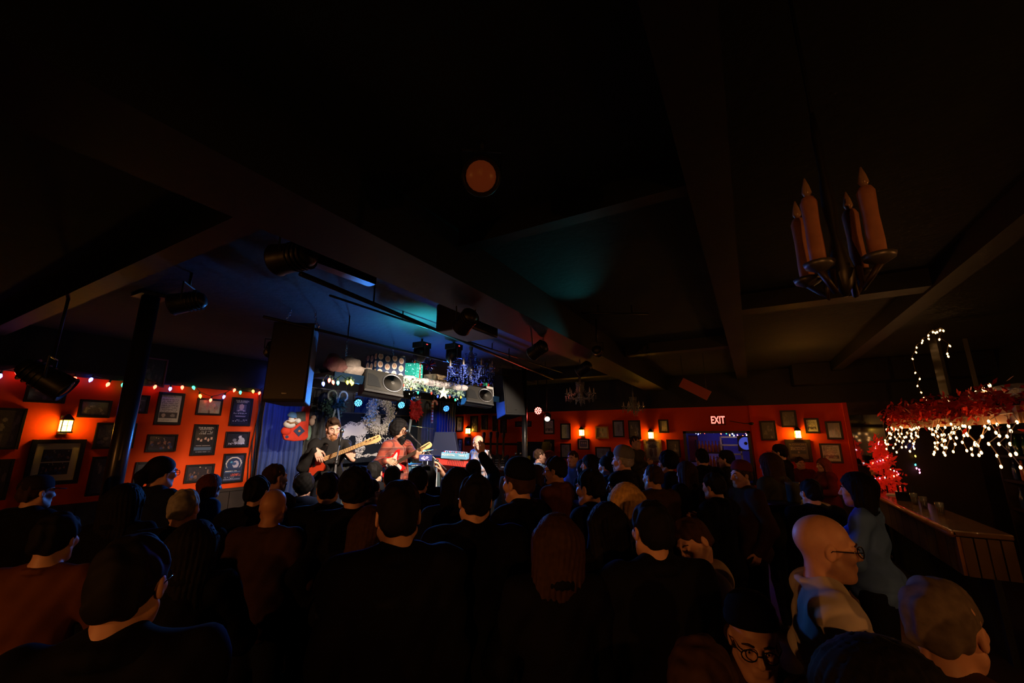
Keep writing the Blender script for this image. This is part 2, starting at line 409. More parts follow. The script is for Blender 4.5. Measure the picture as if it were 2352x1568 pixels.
drape('curtain', 808, 942, mat('blue_backdrop', (.01, .05, .24), .8, noise=.2, nscale=3), 'smooth blue backdrop cloth behind the white wreath and banner', x=-7.86, folds=4, amp=.02)

# ------------------------------------------------------------------ pictures
M_print = mat_attr('print_ink', .30, .4, coat=.25)
def blob(img, cx, cy, rx, ry, col, soft=0.):
    ny, nx = img.shape[:2]; y, x = np.mgrid[0:ny, 0:nx]; d = (((x + .5) / nx - cx) / rx) ** 2 + (((y + .5) / ny - cy) / ry) ** 2
    img[d < 1] = col
def bar(img, x0, y0, x1, y1, col):
    ny, nx = img.shape[:2]; img[int(y0 * ny):max(int(y1 * ny), int(y0 * ny) + 1), int(x0 * nx):int(x1 * nx)] = col
def lines(img, x0, y0, x1, y1, n, col, gap=.35):
    ny, nx = img.shape[:2]
    for k in range(n):
        r = int((y0 + (y1 - y0) * (k + .5) / n) * ny)
        if r >= ny: continue
        for c in range(int(x0 * nx), int(x1 * nx)):
            if rng.random() > gap: img[r, c] = col
def canvas(nx, ny, col, v=.25):
    im = np.ones((ny, nx, 3)) * np.array(col); return im * (1 + v * (rng.random((ny, nx, 1)) - .5))
def art(kind, nx, ny):
    if kind == 'text':
        im = canvas(nx, ny, (.62, .60, .55), .1); lines(im, .08, .03, .7, .1, 2, (.25, .24, .22), .3); lines(im, .08, .13, .92, .62, 14, (.30, .28, .26), .3)
        bar(im, .06, .65, .94, .86, (.06, .05, .05)); blob(im, .25, .76, .09, .07, (.5, .4, .35)); blob(im, .7, .76, .12, .06, (.3, .28, .26)); lines(im, .2, .9, .8, .96, 2, (.4, .4, .4), .3)
    elif kind == 'bluetext':
        im = canvas(nx, ny, (.30, .34, .50), .15); lines(im, .1, .1, .9, .9, 12, (.16, .18, .3), .45); blob(im, .5, .45, .13, .25, (.18, .2, .32))
    elif kind == 'poster':
        im = canvas(nx, ny, (.018, .016, .018), .5); lines(im, .2, .18, .9, .3, 3, (.5, .5, .5), .6)
        for cx, cy in ((.2, .48), (.36, .53), (.56, .46), (.7, .51), (.85, .46)): blob(im, cx, cy, .055, .05, (.55, .33, .27))
        lines(im, .15, .68, .85, .74, 1, (.30, .25, .25), .2); bar(im, .08, .79, .92, .9, (.10, .15, .24)); lines(im, .1, .92, .9, .97, 1, (.3, .3, .35), .3)
    elif kind == 'portrait':
        im = canvas(nx, ny, (.018, .016, .02), .4); bar(im, .25, .22, .78, .52, (.10, .09, .12)); blob(im, .5, .3, .15, .11, (.55, .38, .34)); blob(im, .5, .46, .22, .05, (.45, .35, .36)); blob(im, .5, .5, .14, .05, (.05, .05, .06))
        lines(im, .12, .54, .88, .6, 2, (.45, .42, .4), .5); blob(im, .5, .68, .3, .03, (.34, .30, .30)); lines(im, .1, .8, .9, .9, 2, (.7, .68, .65), .5)
    elif kind == 'bluewoman':
        im = canvas(nx, ny, (.03, .035, .07), .4); blob(im, .5, .32, .42, .26, (.62, .55, .52)); blob(im, .5, .35, .37, .24, (.03, .05, .13)); blob(im, .6, .36, .16, .14, (.45, .40, .52)); blob(im, .52, .33, .12, .06, (.05, .09, .22)); blob(im, .36, .27, .06, .03, (.1, .35, .6)); bar(im, .0, .53, 1, .58, (.03, .04, .10))
        lines(im, .08, .60, .75, .62, 1, (.8, .7, .65), .2); bar(im, .08, .63, .9, .69, (.07, .12, .26)); lines(im, .4, .72, .95, .82, 4, (.5, .08, .06), .3); lines(im, .1, .84, .6, .9, 2, (.3, .3, .4), .4); bar(im, .05, .93, .95, .96, (.14, .15, .25))
    elif kind == 'band':
        im = canvas(nx, ny, (.03, .022, .025), .6)
        for _ in range(14): blob(im, rng.uniform(.08, .92), rng.uniform(.4, .85), rng.uniform(.025, .06), rng.uniform(.06, .14), rng.choice([.5, .25, .12]) * np.array((1, .5, .35)) * rng.uniform(.5, 1))
        for _ in range(4): blob(im, rng.uniform(.1, .9), rng.uniform(.55, .9), .06, .1, (.05, .07, .2))
        for _ in range(4): blob(im, rng.uniform(.2, .9), rng.uniform(.06, .3), .015, .03, (.8, .7, .5))
    elif kind == 'bw':
        im = canvas(nx, ny, (.02, .02, .025), .5); blob(im, .64, .30, .08, .13, (.6, .56, .54)); blob(im, .72, .62, .16, .28, (.42, .40, .38)); blob(im, .38, .55, .09, .12, (.2, .2, .22)); lines(im, .1, .75, .9, .9, 3, (.55, .55, .65), .5); blob(im, .5, .72, .14, .06, (.3, .28, .26))
    elif kind == 'dim':
        im = canvas(nx, ny, (.045, .035, .035), .8)
        for _ in range(10): blob(im, rng.uniform(.1, .9), rng.uniform(.2, .9), rng.uniform(.03, .1), rng.uniform(.05, .14), np.array((.16, .13, .13)) * rng.uniform(.4, 1.3))
    elif kind == 'pale':
        im = canvas(nx, ny, (.30, .28, .26), .3)
        for _ in range(10): blob(im, rng.uniform(.1, .9), rng.uniform(.2, .9), rng.uniform(.03, .08), rng.uniform(.1, .2), np.array((.42, .28, .26)) * rng.uniform(.3, 1.2))
    elif kind == 'whitefig':
        im = canvas(nx, ny, (.015, .015, .02), .4); blob(im, .72, .35, .10, .16, (.6, .6, .6)); blob(im, .68, .55, .06, .18, (.4, .4, .42)); lines(im, .1, .18, .5, .32, 3, (.4, .4, .4), .5)
    elif kind == 'three':
        im = canvas(nx, ny, (.75, .62, .58), .1); bar(im, .12, .12, .88, .82, (.10, .06, .05))
        for cx in (.28, .5, .72): blob(im, cx, .38, .09, .12, (.55, .35, .3)); blob(im, cx, .68, .12, .2, (.16, .12, .2))
    elif kind == 'flyer':
        im = canvas(nx, ny, (.45, .42, .34), .2); blob(im, .5, .25, .3, .1, (.12, .1, .08)); lines(im, .15, .05, .85, .15, 2, (.15, .1, .08), .3); blob(im, .35, .6, .12, .22, (.2, .12, .08)); blob(im, .68, .55, .1, .25, (.25, .16, .12)); lines(im, .1, .86, .9, .96, 3, (.2, .16, .12), .3)
    elif kind == 'concert':
        im = canvas(nx, ny, (.10, .06, .035), .3); lines(im, .12, .28, .9, .48, 5, (.5, .38, .26), .25); bar(im, .08, .52, .92, .7, (.02, .015, .015)); blob(im, .5, .6, .05, .06, (.4, .28, .2)); bar(im, .1, .74, .9, .9, (.2, .12, .06))
    else:
        im = canvas(nx, ny, (.1, .1, .1))
    return np.clip(im, 0, 1)
def picture(kind, rect, wall, label, fw=.03, fm=None, nm='framed_picture', matw=0., cat='picture', write=None, offd=0.):
    """rect: left, right, top, bottom in photo pixels, read where the frame hangs on its wall"""
    xl, xr, yt, yb = rect; xm, ym = (xl + xr) / 2, (yt + yb) / 2
    if wall == 'L':
        x = XL + .005 + offd; a = onx(xl, ym, x); c = onx(xr, ym, x); w = c[1] - a[1]; cy = (a[1] + c[1]) / 2
        zt = onx(xm, yt, x)[2]; zb = onx(xm, yb, x)[2]; M = frame_mat((x, cy, (zt + zb) / 2), (0, 1, 0), (0, 0, 1), (1, 0, 0))
    else:
        y = YB - .005 - offd; a = ony(xl, ym, y); c = ony(xr, ym, y); w = c[0] - a[0]; cx = (a[0] + c[0]) / 2
        zt = ony(xm, yt, y)[2]; zb = ony(xm, yb, y)[2]; M = frame_mat((cx, y, (zt + zb) / 2), (1, 0, 0), (0, 0, 1), (0, -1, 0))
    h = zt - zb; t = bpy.data.objects.new(nm, None); COL.objects.link(t); t.matrix_world = M; tag(t, label, cat)
    fb = B(); d = .03
    for s in (-1, 1):
        fb.box((s * (w / 2 - fw / 2), 0, d / 2), (fw, h, d)); fb.box((0, s * (h / 2 - fw / 2), d / 2), (w - 2 * fw, fw, d))
    fb.obj('frame', fm or M_frame, t, bevel=.003)
    B().box((0, 0, .006), (w - fw, h - fw, .006)).obj('backing', mat('mount_cream', (.62, .52, .40), .7) if matw else M_frame, t)
    iw, ih = w - 2 * fw - 2 * matw, h - 2 * fw - 2 * matw
    nx = max(10, min(48, int(iw / .010))); ny = max(10, min(56, int(ih / .010)))
    if kind == 'double':
        for s in (1, -1):
            raster('print', art('band', 40, 20), iw, ih * .46, Matrix.Translation((0, s * ih * .25, .0105)), M_print, t)
    else: raster('print', art(kind, nx, ny), iw, ih, Matrix.Translation((0, 0, .0105)), M_print, t)
    if write:
        for s, fy, sz, col in write:
            text_mesh('lettering', s, sz * iw, Matrix.Translation((0, ih * (.5 - fy), .0118)), mat('ink_' + col[0], col[1], .5), t, .0003)
    return t
WHT = ('white', (.75, .70, .68)); YEL = ('yellow', (.85, .62, .2))
LP = [('dim', (-42, 52, 936, 1032), 'large dark framed photo at the left edge of the orange wall'),
      ('dim', (-60, 22, 1055, 1150), 'dark framed photo cut off at the lower left of the orange wall'),
      ('dim', (57, 153, 877, 925), 'wide dark framed photo behind the hanging black spotlight'),
      ('dim', (179, 254, 918, 959), 'black framed dim photo right of and above the lit wall lantern'),
      ('dim', (216, 309, 971, 1030), 'wide dark frame partly hidden behind the thick black post'),
      ('dim', (203, 264, 1048, 1136), 'tall dark poster at the foot of the thick black post'),
      ('dim', (277, 341, 906, 949), 'small dark frame just right of the thick black post top'),
      ('band', (335, 405, 997, 1037), 'wide framed concert photo with orange faces below the typed page'),
      ('dim', (307, 362, 1060, 1108), 'dark framed photo behind the man wearing glasses'),
      ('pale', (450, 509, 915, 953), 'pale framed group photo below the hanging colored bulbs'),
      ('band', (424, 489.5, 1066, 1107), 'wide dark framed photo of glowing red figures low on the wall'),
      ('bw', (515.5, 571, 991, 1027), 'black and white framed photo of a seated musician')]
for k, r, l in LP: picture(k, r, 'L', l)
picture('double', (61, 187, 1009, 1113), 'L', 'large frame with two stacked photos on a cream mount under the wall lantern', .05, matw=.07)
picture('text', (358, 419, 901, 975), 'L', 'framed white typed page with a dark photo strip near its foot', .04)
picture('poster', (440, 496, 974, 1045), 'L', 'black concert poster with a row of five faces', write=[('THE BURREN', .07, .13, WHT), ('BACKROOM SERIES', .125, .07, WHT)])
picture('portrait', (528, 577, 913, 978), 'L', 'black poster with a man joining his hands, highest by the curtain', write=[('THE BURREN', .07, .13, WHT), ('BACKROOM SERIES', .125, .07, WHT)])
picture('bluewoman', (509, 560, 1041, 1108), 'L', 'blue poster of a woman holding her pale hair, lowest by the curtain')
picture('dim', (324, 381, 822, 888), 'L', 'dim picture hung on the black band above the orange wall by the thick post', .02, mat('violet_frame', (.25, .12, .30), .4), offd=.06)
BP = [('text', (1250, 1273.6, 963, 997), 'white framed notice below the small white spotlight on the far wall'),
      ('bluetext', (1288, 1311, 972, 1009), 'blue lit framed poster second from the thin post on the far wall'),
      ('whitefig', (1250.7, 1274, 1009, 1043), 'black poster with a small white figure under the white notice'),
      ('bluetext', (1288, 1312, 1018, 1052), 'lower blue framed poster behind the man in a blue shirt'),
      ('pale', (1368, 1398, 979, 1007), 'small photo in a broad wooden frame right of the middle lantern'),
      ('bluetext', (1408, 1434, 965, 1004), 'framed grey page under the far right crystal chandelier'),
      ('dim', (1444, 1472, 965, 1008), 'tall glazed frame catching a red reflection'),
      ('bluetext', (1368, 1404, 1026, 1055), 'pale blue framed sheet just above the crowd on the far wall'),
      ('pale', (1513, 1536, 963, 994), 'small framed photo above right of the lantern near the ornate frame'),
      ('dim', (1532, 1563, 1009, 1050), 'dark framed poster left of the side room opening'),
      ('dim', (1746, 1783, 966, 1011), 'dark tall frame right of the orange corner post'),
      ('dim', (1793, 1830, 942, 981), 'highest frame above the right hand wall lantern'),
      ('text', (1848, 1882, 960, 995), 'framed pale page right of the right hand wall lantern'),
      ('pale', (1897, 1935, 967, 1009), 'framed photo catching sparkling reflections near the mirror'),
      ('text', (1884, 1934, 1018, 1063), 'large pale framed sheet lowest on the far right wall'),
      ('flyer', (1032, 1041, 946, 981), 'narrow yellowed poster hard against the bright blue curtain'),
      ('flyer', (1049, 1065, 956, 991), 'cream collage poster left of the lantern behind the keyboard player'),
      ('dim', (1081, 1098, 955, 992), 'dark poster directly above the lantern behind the keyboard player'),
      ('dim', (1106, 1121, 953, 987), 'dark poster third right of the blue curtain'),
      ('dim', (1132, 1144, 955, 990), 'dark narrow poster below the hanging speaker'),
      ('dim', (1150, 1164, 963, 994), 'small dark poster beside the stacked guitars'),
      ('flyer', (1052, 1063, 1007, 1039), 'small pale poster behind the synthesizer'),
      ('band', (1069, 1082, 1004, 1023), 'small glowing red picture beside the bald keyboard player'),
      ('dim', (1184, 1221, 967, 980), 'wide black sign behind the thin black post')]
for k, r, l in BP: picture(k, r, 'B', l, .035, fm=M_wood if 'wooden' in l else None)
picture('three', (1328, 1354, 1007, 1032), 'B', 'photo of three people in a white mount under the middle lantern', .03)
picture('flyer', (1480, 1521, 1009, 1062), 'B', 'ornate wooden framed flyer under the lantern nearest the side room', .05, mat('gilt_wood', (.25, .13, .04), .3, noise=.4, nscale=40))
picture('concert', (1805, 1864, 1009, 1060), 'B', 'brown concert poster with yellow heading under the right hand lantern', .06, M_wood_dark, write=[('in CONCERT', .12, .16, YEL)])

# ------------------------------------------------------------------ wall lanterns
M_lampglass = mat('lantern_glass', (.9, .7, .4), .4, emit=(1, .50, .04), estr=48)
def sconce(M, label, watt, group=None, sc=1.):
    t = bpy.data.objects.new('wall_lantern', None); COL.objects.link(t); t.matrix_world = M @ Matrix.Scale(sc, 4); tag(t, label, 'lamp')
    # local: x along the wall, y up, z out
    B().box((0, .02, .01), (.09, .24, .02)).obj('wall_plate', M_iron, t)
    B().tube([(0, .10, .02), (0, .15, .05), (0, .14, .09), (0, .12, .1)], .009, 6).obj('arm', M_iron, t, True)
    Ry = Matrix.Rotation(-pi / 2, 4, 'X'); T = Matrix.Translation((0, 0, .10))
    B().lathe([(.02, .16), (.045, .13), (.085, .085), (.08, .08)], 4, T @ Ry @ Matrix.Rotation(pi / 4, 4, 'Z')).obj('hood', M_wood_dark, t)
    B().box((0, .005, .10), (.095, .135, .095)).obj('glass', M_lampglass, t)
    c = B()
    for sx in (-1, 1):
        for sz in (-1, 1): c.box((sx * .05, .005, .10 + sz * .05), (.010, .15, .010))
    c.box((0, .005, .151), (.1, .006, .006)).box((0, .005, .151), (.006, .14, .006)).box((0, -.075, .10), (.125, .02, .125))
    c.obj('cage', M_iron, t)
    if watt > 8:  # fill beam, only for the added lanterns out of view
        wp = t.matrix_world @ Vector((0, -.01, .17)); wt = t.matrix_world @ Vector((0, -.85, 1.2))
        l = spot('lantern_fill', wp, wt, watt, (1, .33, .075), 115, .5, .04); l.parent = t; l.matrix_parent_inverse = t.matrix_world.inverted()
    return t
def ML(px, py):
    p = onx(px, py, XL); return frame_mat(p, (0, 1, 0), (0, 0, 1), (1, 0, 0))
def MBk(px, py):
    p = ony(px, py, YB); return frame_mat(p, (1, 0, 0), (0, 0, 1), (0, -1, 0))
sconce(ML(145, 979), 'glowing wall lantern above the double photo on the left orange wall', 2.2)
sconce(MBk(1339, 994), 'glowing wall lantern above the white mounted photo on the far wall', 2.8)
sconce(MBk(1497, 1000), 'glowing wall lantern above the ornate wooden frame', 2.6)
sconce(MBk(1832, 998), 'glowing wall lantern above the brown concert poster', 2.8)
sconce(MBk(1079, 990), 'glowing wall lantern behind the bald keyboard player', 2.2)
sconce(frame_mat((XR, 1.4, 2.25), (0, 1, 0), (0, 0, 1), (-1, 0, 0)), 'added fill lantern out of view on the dark right wall beside the camera', 38)  # this and the next two lanterns are added to warm the crowd
sconce(frame_mat((-2.6, YF, 2.2), (-1, 0, 0), (0, 0, 1), (0, 1, 0)), 'added fill lantern on the unseen wall behind the audience', 105)
sconce(frame_mat((1.4, YF, 2.2), (-1, 0, 0), (0, 0, 1), (0, 1, 0)), 'added fill lantern on the unseen wall behind the camera', 105)

# ------------------------------------------------------------------ strings of coloured bulbs
def bulb_mesh(nm, r=.018, l=.055):
    b = B(); b.lathe([(r * .45, 0), (r * .8, -l * .2), (r, -l * .45), (r * .7, -l * .75), (r * .15, -l)], 7); return b.mesh(nm, BULB['red'], True)
C9 = bulb_mesh('bulb'); SOCK = B().cyl((0, 0, -.002), (0, 0, .03), .010, seg=6).mesh('socket', mat('socket_green', (.01, .05, .02), .6))
def string_lights(pts, label, sc=1., sag=.03, nm='string_lights', wirem=None, sockets=True):
    """pts: [(xyz, colour)] in order along the wire"""
    c = Vector(pts[0][0]); t = empty(nm, c, 0, label, 'lights'); path = []
    for i, (p, _) in enumerate(pts):
        q = Vector(p) - c + Vector((0, 0, .03 * sc)); path.append(q)
        if i + 1 < len(pts):
            n = Vector(pts[i + 1][0]) - c + Vector((0, 0, .03 * sc)); path.append((q + n) / 2 + Vector((0, 0, -sag * (n - q).length)))
    B().tube(path, .004 * sc, 4).obj('wire', wirem or mat('wire_green', (.008, .03, .015), .6), t)
    for p, col in pts:
        a = (random.uniform(-.35, .35), random.uniform(-.35, .35), 0)
        q = Vector(p) - c
        o = inst('bulb', C9, t, q, a, sc, BULB[col])
        if sockets: inst('socket', SOCK, t, q, a, sc)
    return t
lw = [(2, 858, 'blue'), (40, 850, 'red'), (173, 865, 'red'), (212, 867, 'blue'), (251, 878, 'red'), (285, 879, 'green'), (325, 873, 'yellow'), (358, 884, 'red'), (392, 888, 'blue'), (419, 885, 'red'), (443, 886, 'green'),
      (459, 905, 'amber'), (485, 915, 'red'), (516, 907, 'blue'), (540, 892, 'red'), (552, 897, 'green'), (581, 895, 'amber'), (597, 899, 'red'), (614, 886, 'blue')]
string_lights([(onx(x, y, XL + .09), c) for x, y, c in lw], 'string of large colored bulbs along the top of the left orange wall', 1.25)
string_lights([(onx(x, y, XL + .10), 'blue') for x, y in ((622, 846), (621, 858), (620, 869), (619, 880))], 'short drop of blue bulbs at the corner beside the big hanging speaker', .8, .0)
ce = onx(590, 1000, XL + .04); cb = empty('cable_bundle', (XL + .04, ce[1], 0), 0, 'bundle of black cables hanging down the right edge of the orange wall', 'cables')
for k in range(6):
    B().tube([(.02 * math.sin(2 * k + j), .03 * k - .06 + .025 * math.sin(1.3 * j + k), 2.78 - .3 * j) for j in range(8)], .009, 5).obj('cable', M_black, cb, True)
# ------------------------------------------------------------------ lighting fixtures
def look(org, tgt):
    """matrix whose +Z points from org to tgt, X level"""
    z = (Vector(tgt) - Vector(org)).normalized(); x = Vector((0, 0, 1)).cross(z); x = x.normalized() if x.length > 1e-4 else Vector((1, 0, 0)); y = z.cross(x)
    return frame_mat(org, x, y, z)
def parcan(loc, tgt, lensm, label, r=.09, l=.2, led=False, hang=None, cat='spotlight', nm='stage_light'):
    t = empty(nm, loc, 0, label, cat); Mo = look((0, 0, 0), Vector(tgt) - Vector(loc))
    B().lathe([(r * .55, -l), (r * .8, -l * .85), (r * .95, -l * .3), (r, 0), (r * 1.06, .01), (r * 1.0, .02), (r * .93, 0.0)], 20, Mo).obj('housing', M_blackgloss if led else M_black, t, True)
    fins = B()
    for k in range(4): fins.lathe([(r * .8, -l * (.85 - .12 * k)), (r * .98, -l * (.85 - .12 * k)), (r * .98, -l * (.85 - .12 * k) + .008), (r * .8, -l * (.85 - .12 * k) + .008)], 16, Mo)
    fins.obj('cooling_fins', M_black, t)
    if led:
        b = B(); B().lathe([(r * .9, -.012), (r * .9, -.006)], 20, Mo).obj('led_board', M_black, t)
        ps = [(0, 0)] + [(.42 * r * math.cos(a), .42 * r * math.sin(a)) for a in np.arange(5) * 2 * pi / 5] + [(.76 * r * math.cos(a), .76 * r * math.sin(a)) for a in np.arange(11) * 2 * pi / 11]
        for x, y in ps: b.lathe([(r * .15, .0), (r * .15, .006), (r * .09, .012)], 8, Mo @ Matrix.Translation((x, y, -.004)))
        b.obj('led_lens', lensm, t)
    else: B().lathe([(r * .9, -.01), (r * .7, .012), (r * .3, .022), (r * .02, .025)], 18, Mo).obj('lens', lensm, t, True)
    up = hang if hang is not None else ZC - loc[2]
    y = B(); xv = Mo.to_3x3() @ Vector((1, 0, 0)); k = Vector((0, 0, r * 1.7))
    c = Mo @ Vector((0, 0, -l * .4)); y.tube([c + xv * r * 1.1, c + xv * r * 1.15 + k, c - xv * r * 1.15 + k, c - xv * r * 1.1], .008, 4)
    y.obj('yoke', M_black, t)
    if up > r * 1.8: B().cyl(c + k, c + Vector((0, 0, up)), .012, seg=8).obj('drop_pipe', M_black, t, True)
    return t
M_ledblue = mat('led_blue', (.1, .1, .1), .3, emit=(.03, .16, 1), estr=9)
M_ledcyan = mat('led_cyan', (.1, .1, .1), .3, emit=(.05, .40, 1), estr=9)
M_ledred = mat('led_red', (.1, .1, .1), .3, emit=(1, .16, .12), estr=10)
M_lenswarm = mat('lens_amber', (.3, .05, .01), .3, emit=(1, .16, .03), estr=.045)
M_lenswhite = mat('lens_white', (.6, .6, .6), .2, emit=(1, .9, .75), estr=2.0)
aud = Vector((-1.5, 2.0, .6))
def P(v): return Vector(tuple(v))
led = []
for px, py, m, x, lb in ((823, 925, M_ledcyan, -6.4, 'cyan stage light shining left of the white wreath'), (922, 930, M_ledcyan, -6.3, 'cyan stage light shining above the singer right of the wreath'), (1025, 938, M_ledblue, -6.0, 'blue stage light at the right end of the stage')):
    p = P(onx(px, py, x)); parcan(p, p + Vector((2.0, -1.3, -.9)), m, lb, .075, .12, True); led.append(p)
pr_ = P(atd(1236, 943, 9.2)); parcan(pr_, (0, 0, 1.9), M_ledred, 'red stage light glowing on the dark beam at the far wall', .085, .12, True)
pw = P(atd(1257, 962, 9.0)); parcan(pw, pw + Vector((.25, -.55, -.35)), M_lenswhite, 'small white spotlight in front of the far wall notice', .07, .22)
f1 = P(onz(640, 597, 3.12)); parcan(f1, f1 + Vector((-1.5, -.4, -.1)), M_lenswarm, 'black spotlight under the ceiling with a dim orange lens', .10, .26)
f2 = P(onz(1105, 405, 3.15)); parcan(f2, (.2, -.3, 1.9), M_lenswarm, 'overhead black spotlight showing its round orange lens', .085, .24)
f3 = P(onz(398, 699, 3.10)); parcan(f3, f3 + Vector((-.6, -.6, -.25)), M_lenswarm, 'far left ceiling spotlight with a dim orange lens', .09, .24)
fb = P(atd(150, 893, 3.6)); parcan(fb, fb + Vector((.35, .8, -.55)), M_blackgloss, 'large glossy black spotlight hanging before the left orange wall', .11, .34, False)
# ---- light carried by those fixtures, and added washes without a fixture
for ky, ty, wt, lb in ((2.75, 3.95, 560, 'black front spotlight under the big beam aimed at the bass player'), (4.1, 4.8, 480, 'black front spotlight under the big beam aimed at the singer'), (5.6, 6.4, 330, 'black front spotlight under the big beam aimed at the keyboards')):
    kp = Vector((-2.05, ky, 2.90)); kt = Vector((-4.6, ty, 1.75)); parcan(kp, kt, M_lenswhite, lb, .08, .2, hang=.15)
    spot('front_key', kp + (kt - kp).normalized() * .04, kt, wt, (1, .80, .62), 50 if ky < 3 else 62, .35, .06)
wp_ = Vector((-5.7, 3.25, 3.12)); wt_ = Vector((XL, 4.0, 1.75)); parcan(wp_, wt_, M_lenswhite, 'black wall washing spotlight hung before the framed posters', .08, .2)
spot('wall_wash', wp_ + (wt_ - wp_).normalized() * .04, wt_, 60, (1, .62, .36), 62, .9, .08)
for p, w, c in ((led[0], 220, (.05, .28, 1)), (led[1], 220, (.05, .35, 1)), (led[2], 290, (.04, .14, 1))):
    spot('led_beam', p + Vector((.06, -.04, -.03)), aud, w, c, 84, .6, .06)
spot('led_backwash', P(onx(700, 905, -6.6)), (XL, 4.7, 2.2), 34, (.03, .16, 1), 60, .7, .05)
spot('led_backwash_right', P(onx(1010, 935, -7.0)), (XL + .1, 9.6, 1.7), 45, (.03, .14, 1), 70, .7, .05)
spot('drape_wash', P(onx(850, 900, -6.4)), (XL, 6.4, 2.4), 16, (.03, .22, 1), 75, .7, .05)
spot('drum_cyan', P(onx(960, 905, -5.6)), (-4.9, 5.4, 1.3), 260, (.05, .8, 1), 50, .5, .05)
spot('ceiling_teal', (-3.35, 3.75, 2.85), (-3.38, 3.85, ZC), 95, (.04, .72, .85), 128, .95, .05)
spot('red_beam', pr_ + Vector((.05, -.08, -.03)), (-1.5, 4, 1.5), 25, (1, .06, .04), 80, .6, .05)
for sy, ty, tz, wt in ((5.0, 6.2, 2.2, 55), (6.2, 7.4, 2.2, 45)):  # spots added under the shelf to brighten wreath and flowers
    kp = Vector((-4.60, sy, 2.58)); kt = Vector((-7.4, ty, tz)); parcan(kp, kt, M_lenswhite, 'small added spotlight under the shelf aimed back at the wreath' if sy < 6 else 'small added spotlight under the shelf aimed back at the poinsettias', .05, .12, hang=.13)
    spot('backdrop_fill', kp + (kt - kp).normalized() * .03, kt, wt, (1, .82, .66), 50, .6, .04)
point('red_ceiling', P(atd(1235, 800, 8.4)), .5, (1, .05, .02), .05)

# ------------------------------------------------------------------ pipes, rails and boxes under the ceiling
def pipe(a, b, r, label, nm='ceiling_pipe', hangers=3):
    a = P(a); b = P(b); t = empty(nm, (a + b) / 2, 0, label, 'pipe'); c = (a + b) / 2
    B().cyl(a - c, b - c, r, seg=8).obj('run', M_black, t, True)
    for k in range(hangers):
        q = a + (b - a) * ((k + .5) / hangers); B().cyl(q - c, Vector((q.x, q.y, ZC)) - c, .008, seg=5).obj('hanger', M_black, t)
pipe(onz(690, 628, 3.2), (-3.62, 8.2, 3.2), .022, 'long black lighting pipe above the front of the stage', hangers=4)
pipe((-3.35, 2.4, 3.3), (-3.35, 8.2, 3.3), .012, 'thin conduit nearest the big ceiling beam')
pipe((-4.05, 2.2, 3.14), (-4.05, 8.2, 3.14), .016, 'second black pipe running directly above the hanging speakers')
a = P(onz(705, 588, 3.353)); c = P(onz(856, 645, 3.353))
B().box((0, 0, 0), (.10, (c - a).length, .09)).obj('track_box', M_black).matrix_world = Matrix.Translation((a + c) / 2) @ Matrix.Rotation(math.atan2(-(c - a).x, (c - a).y), 4, 'Z')
tag(bpy.data.objects['track_box'], 'black oblong box fixed flat under the ceiling behind the beam', 'box')
p = P(onz(1075, 738, 3.18)); tag(B().box(p, (.42, .55, .30)).obj('ceiling_speaker', M_black, bevel=.02), 'black box speaker silhouetted against the teal lit ceiling', 'speaker')
def movinghead(px, py, d, label, k=1.):
    p = P(atd(px, py, d)); t = empty('moving_head_light', p, 0, label, 'spotlight'); t.scale = (k,) * 3
    B().box((0, 0, .12), (.2, .2, .09)).obj('base', M_black, t, bevel=.01)
    b = B()
    for s in (-1, 1): b.box((s * .1, 0, .02), (.025, .10, .16))
    b.obj('yoke', M_black, t, bevel=.005)
    B().lathe([(.05, -.13), (.085, -.10), (.085, .02), (.06, .07)], 14, Matrix.Rotation(.5, 4, 'Y')).obj('head', M_black, t, True)
    B().box((.102, .0, .13), (.004, .03, .008)).obj('status_light', mat('status_red', (.2, 0, 0), .4, emit=(1, .05, .05), estr=3), t)
    B().cyl((0, 0, .16), (0, 0, (ZC - p.z) / k), .016, seg=8).obj('drop_pipe', M_black, t)
q_ = Vector((-1.5, 4.7, 3.0)); parcan(q_, (-1.1, 2.2, ZC), M_black, 'small black added spotlight fixed beside the big ceiling beam', .06, .14)  # fixture added to carry the faint teal wash on the ceiling
spot('ceiling_teal_far', q_ + Vector((.02, -.08, 0)), (-1.3, 1.6, ZC + .15), 9, (.05, .75, .8), 46, .95, .05)
pipe(onz(1335, 719, 3.3), onz(1490, 721, 3.3), .012, 'thin metal bar crossing the dark ceiling right of the beam', hangers=2)
hs = P(atd(1596, 893, 7.2)); t = empty('hanging_sign', hs, 0, 'slanted plain red panel hanging over the crowd before the exit sign', 'sign')
B().box((0, 0, 0), (.50, .03, .17), Matrix.Rotation(.55, 3, 'Y')).obj('panel', mat('sign_red', (.5, .07, .03), .5), t)
for s_ in (-1, 1): B().cyl((s_ * .18, 0, -.11 * s_ + .05), (s_ * .18, 0, ZC - hs.z), .004, seg=4).obj('cord', M_black, t)
movinghead(968, 812, 6.0, 'black moving head light hanging above the teal gift')
movinghead(1042, 815, 6.2, 'black moving head light hanging left of the blue chandelier')
movinghead(1018, 722, 4.1, 'moving head light silhouetted against the teal ceiling', .5)
# chain
LINK = B().tube([(.012 * math.cos(a), 0, .02 * math.sin(a)) for a in np.arange(8) * 2 * pi / 8], .0035, 4, True).mesh('chain_link', M_metal, True)
def chain(parent, a, b, n=None):
    a = Vector(a); b = Vector(b); L = (b - a).length; n = n or int(L / .032); ln = L / n / .032
    q = (b - a).to_track_quat('Z', 'Y').to_matrix().to_4x4()
    for k in range(n):
        o = inst('chain_link', LINK, parent); o.matrix_local = Matrix.Translation(a + (b - a) * ((k + .5) / n)) @ q @ Matrix.Rotation(pi / 2 * (k % 2), 4, 'Z') @ Matrix.Scale(ln, 4)

